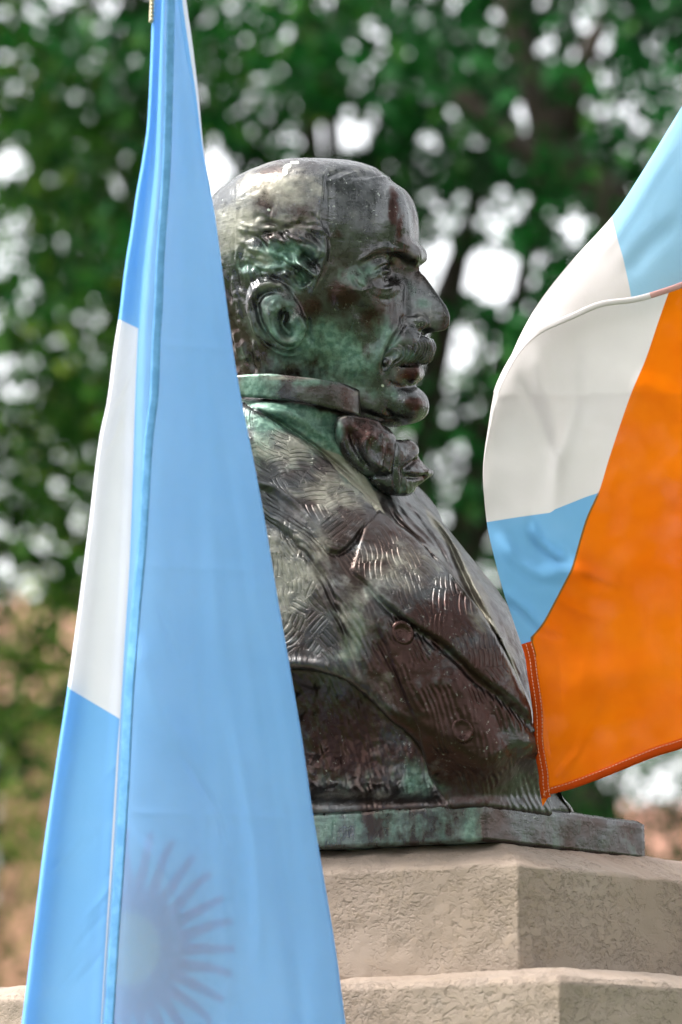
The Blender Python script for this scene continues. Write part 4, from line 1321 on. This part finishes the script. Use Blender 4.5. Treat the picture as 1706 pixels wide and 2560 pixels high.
for y in ys:
    s, h, r1, r, l = S_edge(y), H_edge(y), R1_edge(y), R_edge(y), L_edge(y)
    tt = np.linspace(0, 1, NFRONT)
    xf = s + (r1 - s) * tt
    wdt = (r1 - s)
    open_ = np.clip(y / 2500, 0, 1)
    nf = 30 - 22 * tt ** 2 + 22 * open_ * np.sin(2.4 * math.pi * tt + 0.5) * np.sin(math.pi * tt) - 16 * np.exp(-(tt / 0.05) ** 2)
    nf += 7 * np.exp(-((xf - (h + 95 + 0.10 * (y - 400))) / 26) ** 2) * open_
    nf -= 9 * np.exp(-((xf - (r1 - 30 - 0.03 * y)) / 20) ** 2) * open_
    a = np.linspace(0, math.pi, NFOLD + 2)[1:-1]
    xm = r1 + (r - r1) * np.linspace(0, 1, NFOLD) - 2 + 3 * np.sin(a)
    nm = 8 - 14 * (1 - np.cos(a)) / 2
    tb = np.linspace(0, 1, NBACK)
    xb = r + (l + 6 - r) * tb
    nb = -8 - 26 * np.sin(math.pi * np.clip(tb * 1.15, 0, 1)) ** 1.2 + 16 * np.exp(-((tb - 1.0) / 0.10) ** 2) - 5 * np.exp(-((xb - s + 6) / 14) ** 2) + 14 * smooth((300 - y) / 700) * smooth((tb - 0.5) / 0.4)
    nb += 6 * np.sin(3.0 * math.pi * tb + 0.0016 * y) * open_
    # left margin turns back behind itself
    tl = np.linspace(0, 1, NL)
    xl = l + 6 - 6 * np.sin(math.pi * np.clip(tl * 2, 0, 1)) + np.clip(tl - 0.25, 0, 1) * 0.05 * (r - l)
    nl = nb[-1] - 30 * smooth(tl * 1.6)
    rows.append(np.stack([np.r_[xf, xm, xb, xl], np.full(NFRONT + NFOLD + NBACK + NL, y), np.r_[nf, nm, nb, nl]], 1))
A = np.array(rows)
m, n = A.shape[:2]
X, Y, Nn = A[..., 0].ravel(), A[..., 1].ravel(), A[..., 2].ravel()
coln = np.tile(np.arange(n), m)
Nn = Nn + 5 * (fbm(np.c_[X / 90, Y / 260, coln * 0.0], 61, 3) - 0.5) * np.clip(Y / 600, 0.2, 1)
# creases in the hanging cloth
front = coln < NFRONT
leftp = coln >= NFRONT + NFOLD
for pts, w_, a_ in (([(452, 1880), (500, 1960), (545, 2030), (572, 2130)], 7, -7), ([(330, 1590), (400, 1760), (470, 1900)], 30, 9), ([(560, 1760), (610, 1960), (640, 2200), (650, 2480)], 16, 7), ([(395, 1500), (430, 1610), (450, 1660)], 9, -4), ([(520, 1250), (545, 1560), (600, 1900), (700, 2400)], 26, 8), ([(450, 1150), (470, 1500), (500, 1800), (520, 2300)], 30, -7), ([(640, 1500), (690, 1800), (740, 2150), (780, 2500)], 18, -6), ([(330, 2080), (420, 2200), (470, 2420)], 14, 5)):
    Nn = Nn + np.where(front, mark(X, Y, pts, w_, a_), 0)
for k in range(16):
    x0, y0 = rng.uniform(80, 260), rng.uniform(1900, 2500)
    Nn = Nn + np.where(leftp, mark(X, Y, [(x0, y0), (x0 + 35, y0 - 40), (x0 + 80, y0 - 95)], 5, rng.uniform(-3, 3.5)), 0)
for k in range(5):
    x0, y0 = 250 + 8 * k, 1150 - 40 * k
    Nn = Nn + np.where(leftp, mark(X, Y, [(x0, y0), (x0 + 30, y0 - 50), (x0 + 60, y0 - 120)], 7, -4 + 2 * (k % 3)), 0)
for yc, xa, xb_ in ((866, 392, 590), (1420, 345, 670), (2036, 300, 770)):
    Nn = Nn + np.where(front, mark(X, Y, [(xa, yc - 6), ((xa + xb_) / 2, yc), (xb_, yc + 10)], 9, 1.5), 0)
G = at(X, Y, FN + Nn)
wh_top = np.where(X < S_edge(Y) + 8, 797 + 0.48 * (X - 296), -999)
wh_left = np.interp(Y, [1640, 1719, 1797, 1900, 2900], [60, 169, 300, 292, 232])
white = np.minimum((Y - wh_top) / 12, (X - wh_left) / 12)
white = np.where(coln >= NFRONT + NFOLD + NBACK, np.where((Y > 797) & (Y < 1719), 5, -5), white)
white = np.where(front, -5, white)
white = np.where(coln >= NFRONT + 4, white, -5)
# sun emblem on the white stripe
sx, sy = 318.0, 2372.0
ax_, ay_ = (X - sx) / 0.90, (Y - sy)
rad = np.hypot(ax_, ay_); th = np.arctan2(-ay_, ax_)
disc = 92 - rad
kk = 28
ph = th / (2 * math.pi) * kk
wob = np.where(np.floor(ph + 0.5) % 2 == 0, 0.0, 0.10 * np.sin((rad - 100) / 200 * 2 * math.pi))
dev = np.abs(ph + wob - np.round(ph + wob)) * 2 * math.pi / kk * rad
half = np.interp(rad, [90, 130, 300], [15, 17, 9])
ray = np.where((rad > 86) & (rad < 306), np.minimum(half - dev, 300 - rad), -20)
sunv = np.maximum(disc, ray)
back_only = (coln >= NFRONT + 4) & (coln < NFRONT + NFOLD + NBACK)
back_only &= X > S_edge(Y) + 3
sunv = np.where(back_only, sunv, -50)
i = np.arange(m * n).reshape(m, n)
Fq = np.stack([i[:-1, :-1], i[:-1, 1:], i[1:, 1:], i[1:, :-1]], -1).reshape(-1, 4)
fl = empty('hanging_flag', to_world(at(250, 2870, FN)[None])[0])
tag(fl, 'limp sky blue and white flag with faint sun emblem, hanging in front of the bust', 'flag')
mesh_obj('cloth', to_world(G), Fq, M_FLAG_L, fl, attrs={'white': white, 'sun': sunv, 'sun_disc': np.where(back_only, disc, -50), 'thin': np.where(front, 0.15 + 0.04 * smooth((Y - 1800) / 300), 0.02)})

def ribbon(fn_l, fn_r, ys_, lift, thick, name, mat, parent, bow_=4):
    """a doubled strip of cloth lying on a sheet; fn give (x, y, n) of its two margins"""
    k = 5
    top, bot = [], []
    for y in ys_:
        p, q = np.array(fn_l(y)), np.array(fn_r(y))
        for j in range(k):
            t = j / (k - 1)
            c = p + (q - p) * t
            top.append(c + np.array([0, 0, lift + thick * math.sin(math.pi * t) ** 0.5]))
            bot.append(c + np.array([0, 0, lift - thick * 0.6]))
    mm = len(ys_)
    V = np.array(top + bot); o = mm * k
    f = []
    for a in range(mm - 1):
        for j in range(k - 1):
            f.append((a * k + j, a * k + j + 1, (a + 1) * k + j + 1, (a + 1) * k + j))
            f.append((o + a * k + j, o + (a + 1) * k + j, o + (a + 1) * k + j + 1, o + a * k + j + 1))
        f.append((a * k, (a + 1) * k, o + (a + 1) * k, o + a * k))
        f.append((a * k + k - 1, o + a * k + k - 1, o + (a + 1) * k + k - 1, (a + 1) * k + k - 1))
    return mesh_obj(name, to_world(at(V[:, 0], V[:, 1], V[:, 2])), f, mat, parent)
def front_n(x, y):
    j = int(np.clip((y + 240) / 7.0, 0, m - 1))
    return float(np.interp(x, A[j, :NFRONT, 0], Nn.reshape(m, n)[j, :NFRONT]))
yy_ = np.arange(-200, 2860, 9.0)
ribbon(lambda y: (H_edge(y) + 1, y, FN + front_n(H_edge(y) + 1, y)), lambda y: (H_edge(y) + 21 + 0.002 * y, y, FN + front_n(H_edge(y) + 21 + 0.002 * y, y)), yy_, 1.0, 1.3, 'hem', M_HEM_B, fl)

# twisted cord at the hoist, and the pole inside the folds
tt = np.linspace(0, 1, 60)
for ph in (0, 2.1, 4.2):
    yy = -230 + tt * 285
    P = at(392 - 13 * tt + 3.2 * np.cos(ph + tt * 60), yy, FN + 6 + 3.2 * np.sin(ph + tt * 60))
    v, f = tube(to_world(P), np.full(60, 3.6 * S), 6)
    mesh_obj('cord_strand', v, f, M_CORD, fl)
pp = to_world(at(np.array([415., 390, 330, 240]), np.array([-420., 200, 1400, 2850]), np.full(4, FN - 95.0)))
v, f = tube(pp, np.full(4, 7 * S), 10)
mesh_obj('pole', v, f, M_POLE, fl)

# ================================================================== right flag: blown toward the left, its upper edge curled over
RN = 330.0
hem_pts = np.array([(1357, 2016), (1348, 1960), (1347, 1934), (1334, 1858), (1332, 1781), (1319, 1686), (1311, 1634), (1286, 1559), (1259, 1479), (1233, 1380), (1217, 1303), (1209, 1210), (1213, 1140), (1233, 1053), (1248, 985), (1271, 931), (1305, 877), (1355, 833), (1435, 797), (1504, 768), (1583, 757), (1638, 743), (1706, 720), (1780, 690), (1900, 640)], float)
con_pts = np.array([(1357, 2016), (1348, 1960), (1347, 1934), (1334, 1858), (1332, 1781), (1319, 1686), (1311, 1634), (1286, 1559), (1259, 1479), (1233, 1380), (1217, 1303), (1208, 1200), (1211, 1135), (1222, 1060), (1230, 1008), (1240, 969), (1269, 910), (1303, 834), (1351, 751), (1426, 656), (1533, 538), (1603, 434), (1706, 265), (1790, 130), (1900, -40)], float)
end_pts = np.array([(2050, 1745), (2050, 1720), (2050, 1690), (2050, 1640), (2050, 1590), (2050, 1540), (2050, 1490), (2050, 1440), (2050, 1380), (2050, 1320), (2050, 1260), (2050, 1190), (2050, 1130), (2050, 1070), (2050, 1010), (2050, 950), (2050, 890), (2050, 830), (2050, 760), (2050, 680), (2050, 590), (2050, 480), (2050, 340), (2050, 160), (2050, -20)], float)
bot_pts = [(1357, 2016), (1368, 1998), (1378, 1986), (1428, 1973), (1504, 1946), (1600, 1907), (1650, 1888), (1706, 1871), (1850, 1820), (2050, 1745)]
SUB = 6
hemc, conc, endc = spline(hem_pts, SUB), spline(con_pts, SUB), spline(end_pts, SUB)
mr = len(hemc)
NN_, NF_ = 22, 110
rows, isnear = [], []
botx = np.array(bot_pts)
for k in range(mr):
    t = np.linspace(0, 1, NN_)
    hx, cx2 = hemc[k], conc[k]
    gap = np.hypot(*(hx - cx2))
    nearp = hx + (cx2 - hx) * t[:, None]
    nn = RN + min(1, gap / 20) * (26 + min(gap, 60) * 0.5 * (1 - t) ** 0.6 - 26 * t ** 3)
    t2 = np.linspace(0, 1, NF_) ** 1.35
    farp = cx2 + (endc[k] - cx2) * t2[:, None]
    if k < 60:                                             # lower rows follow the drooping bottom edge
        wgt = np.clip(1 - k / 60, 0, 1) ** 1.5
        yb = np.interp(farp[:, 0], botx[:, 0], botx[:, 1])
        straight = np.interp(farp[:, 0], [1357, 2050], [2016, 1745])
        farp[:, 1] += (yb - straight) * wgt
    dist = farp[:, 0] - cx2[0]
    fold = min(gap / 40, 1)
    nf = RN - 34 * fold * (1 - np.exp(-dist / 25)) + 40 * np.sin(np.clip(dist / 620, 0, 1) * math.pi) * 0.6 - 0.02 * dist
    rows.append(np.vstack([np.c_[nearp, nn], np.c_[farp, nf]]))
A = np.array(rows); mrr, nc = A.shape[:2]
X, Y, Nn = A[..., 0].ravel().copy(), A[..., 1].ravel().copy(), A[..., 2].ravel().copy()
cn = np.tile(np.arange(nc), mrr); isn = cn < NN_
far = ~isn
def fm(pts, w_, a_):
    global Nn
    Nn = Nn + np.where(far, mark(X, Y, pts, w_, a_ * 1.7), 0)
fm([(1250, 1470), (1310, 1520), (1350, 1560), (1420, 1600)], 16, -10)
fm([(1240, 1330), (1290, 1400), (1350, 1440), (1430, 1425), (1500, 1450)], 22, 12)
fm([(1330, 1300), (1345, 1350), (1395, 1395), (1432, 1420)], 14, -14)
fm([(1330, 860), (1350, 950), (1380, 1030), (1390, 1140)], 24, -9)
fm([(1290, 930), (1330, 1010), (1370, 1100), (1400, 1200)], 14, 6)
fm([(1440, 860), (1440, 1000), (1400, 1140), (1385, 1270)], 20, 7)
fm([(1430, 1425), (1480, 1440), (1560, 1470)], 12, 6)
fm([(1395, 1500), (1450, 1530), (1520, 1560)], 10, -5)
fm([(1500, 1180), (1600, 1230), (1706, 1290)], 40, 8)
fm([(1470, 1350), (1600, 1420), (1720, 1430)], 50, -8)
fm([(1580, 950), (1650, 980), (1720, 1050)], 30, -9)
fm([(1400, 1700), (1550, 1690), (1706, 1660)], 60, 10)
fm([(1390, 1900), (1500, 1830), (1640, 1790)], 26, -6)
fm([(1380, 1960), (1440, 1880), (1470, 1800)], 10, 4)
Nn = Nn + 7 * (fbm(np.c_[X / 120, Y / 160, np.zeros(len(X))], 71, 3) - 0.5)
Nn = Nn + np.where(isn, mark(X, Y, [(1706, 330), (1640, 430), (1560, 560), (1500, 640)], 14, 5), 0)
Nn = Nn + np.where(isn, mark(X, Y, [(1706, 560), (1640, 600), (1560, 690)], 22, -6), 0)
Gp = at(X, Y, Nn)
ORANGE = spline([(1690, 690), (1675, 724), (1646, 805), (1615, 897), (1581, 977), (1554, 1053), (1522, 1150), (1497, 1232), (1466, 1303), (1434, 1414), (1430, 1425), (1390, 1502), (1359, 1559), (1328, 1596)], 5)
ORANGE = np.vstack([ORANGE, [(1340, 1643), (1311, 1633), (1250, 1640), (1250, 2100), (2200, 2100), (2200, 640)]])
BLUE_FAR = np.array([(1150, 1312), (1219, 1305), (1294, 1293), (1380, 1281), (1381, 1276), (1466, 1242), (1497, 1232), (1700, 1160), (1700, 1700), (1150, 1700)])
BLUE_NEAR = np.array([(1480, 380), (1531, 548), (1545, 600), (1558, 644), (1575, 721), (1583, 770), (1600, 900), (2300, 900), (2300, -400), (1480, -400)])
orange = np.where(isn, -30, poly_sd(X, Y, ORANGE))
blue = np.where(isn, poly_sd(X, Y, BLUE_NEAR), poly_sd(X, Y, BLUE_FAR))
low_rows = Y > 1150
blue = np.where(isn & low_rows, poly_sd(X, Y, BLUE_FAR), blue)
orange = np.where(isn & (Y > 1600), poly_sd(X, Y, ORANGE), orange)
i = np.arange(mrr * nc).reshape(mrr, nc)
Fq = np.stack([i[:-1, :-1], i[:-1, 1:], i[1:, 1:], i[1:, :-1]], -1).reshape(-1, 4)
fr = empty('blowing_flag', to_world(at(1357, 2016, RN)[None])[0])
tag(fr, 'blown flag of orange, white and light blue cloth at the right', 'flag')
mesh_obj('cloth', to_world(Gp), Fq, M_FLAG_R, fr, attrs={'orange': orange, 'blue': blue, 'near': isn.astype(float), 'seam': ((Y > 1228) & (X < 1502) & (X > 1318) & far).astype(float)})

def strip_on(path, width_fn, name, mat, n_of, lift=2.5, thick=2.2):
    """hem strip along a path, to the left-hand side of travel"""
    P = np.asarray(path, float)
    T = np.gradient(P, axis=0); T /= np.linalg.norm(T, axis=1)[:, None]
    Nl = np.c_[T[:, 1], -T[:, 0]]
    L = P; Rr = P - Nl * width_fn(np.linspace(0, 1, len(P)))[:, None]
    idx = list(range(len(P)))
    return ribbon(lambda k: (L[k][0], L[k][1], n_of(L[k][0], L[k][1])), lambda k: (Rr[k][0], Rr[k][1], n_of(Rr[k][0], Rr[k][1])), idx, lift, thick, name, mat, fr), L, Rr
Xg, Yg, Ng = X[far], Y[far], Nn[far]
def far_n(x, y):
    d = (Xg - x) ** 2 + (Yg - y) ** 2
    k = np.argpartition(d, 4)[:4]
    w_ = 1 / (d[k] + 1)
    return float((Ng[k] * w_).sum() / w_.sum())
side = hemc[2:39][:, :]
_, sL, sR = strip_on(side[::1] , lambda t: 24 + 2 * t, 'side_hem', M_HEM_O, far_n)
bpath = spline(bot_pts[1:9], 8)[::-1]
_, bL, bR = strip_on(bpath[:, :], lambda t: np.interp(t, [0, 0.6, 1], [26, 22, 14]), 'bottom_hem', M_HEM_O, far_n)
# stitching along the hems
def stitches(a, b, f_, name):
    P = a + (b - a) * f_
    L_ = np.r_[0, np.cumsum(np.hypot(*np.diff(P, axis=0).T))]
    vs, fs = [], []
    for s0 in np.arange(4, L_[-1] - 6, 9.0):
        q = [np.array([np.interp(s0 + d, L_, P[:, 0]), np.interp(s0 + d, L_, P[:, 1])]) for d in (0, 5.5)]
        t_ = (q[1] - q[0]) / (np.linalg.norm(q[1] - q[0]) + 1e-6); nn_ = np.array([-t_[1], t_[0]]) * 0.8
        z = far_n(*q[0]) + 6.5
        b0 = len(vs)
        for c_ in (q[0] - nn_, q[1] - nn_, q[1] + nn_, q[0] + nn_):
            vs.append((c_[0], c_[1], z))
        vs.append((*(q[0] + q[1]) / 2, z + 1.2))
        fs += [(b0, b0 + 1, b0 + 4), (b0 + 1, b0 + 2, b0 + 4), (b0 + 2, b0 + 3, b0 + 4), (b0 + 3, b0, b0 + 4), (b0 + 3, b0 + 2, b0 + 1, b0)]
    vs = np.array(vs)
    o = mesh_obj(name, to_world(at(vs[:, 0], vs[:, 1], vs[:, 2])), fs, M_THREAD, fr, smooth=False)
    tag(o, kind='stuff')
stitches(sL, sR, 0.42, 'stitching'); stitches(sL, sR, 0.92, 'stitching'); stitches(bL, bR, 0.8, 'stitching')
# pale edging along the curled-over margin
nearmask = isn
Xn, Yn, Nq = X[isn], Y[isn], Nn[isn]
def near_n(x, y):
    d = (Xn - x) ** 2 + (Yn - y) ** 2
    k = np.argpartition(d, 3)[:3]
    return float(Nq[k].max())
ep = hemc[84:126]
def edge_strip(path, wdt, name, mat):
    P = np.asarray(path); T = np.gradient(P, axis=0); T /= np.linalg.norm(T, axis=1)[:, None]
    Nl = np.c_[T[:, 1], -T[:, 0]]
    Rr = P + Nl * wdt
    ribbon(lambda k: (P[k][0], P[k][1], near_n(*P[k])), lambda k: (Rr[k][0], Rr[k][1], near_n(*Rr[k])), list(range(len(P))), 1.0, 1.2, name, mat, fr)
edge_strip(ep, 15, 'white_hem', M_HEM_W)
edge_strip(hemc[125:], 15, 'blue_hem', M_FLAG_R)
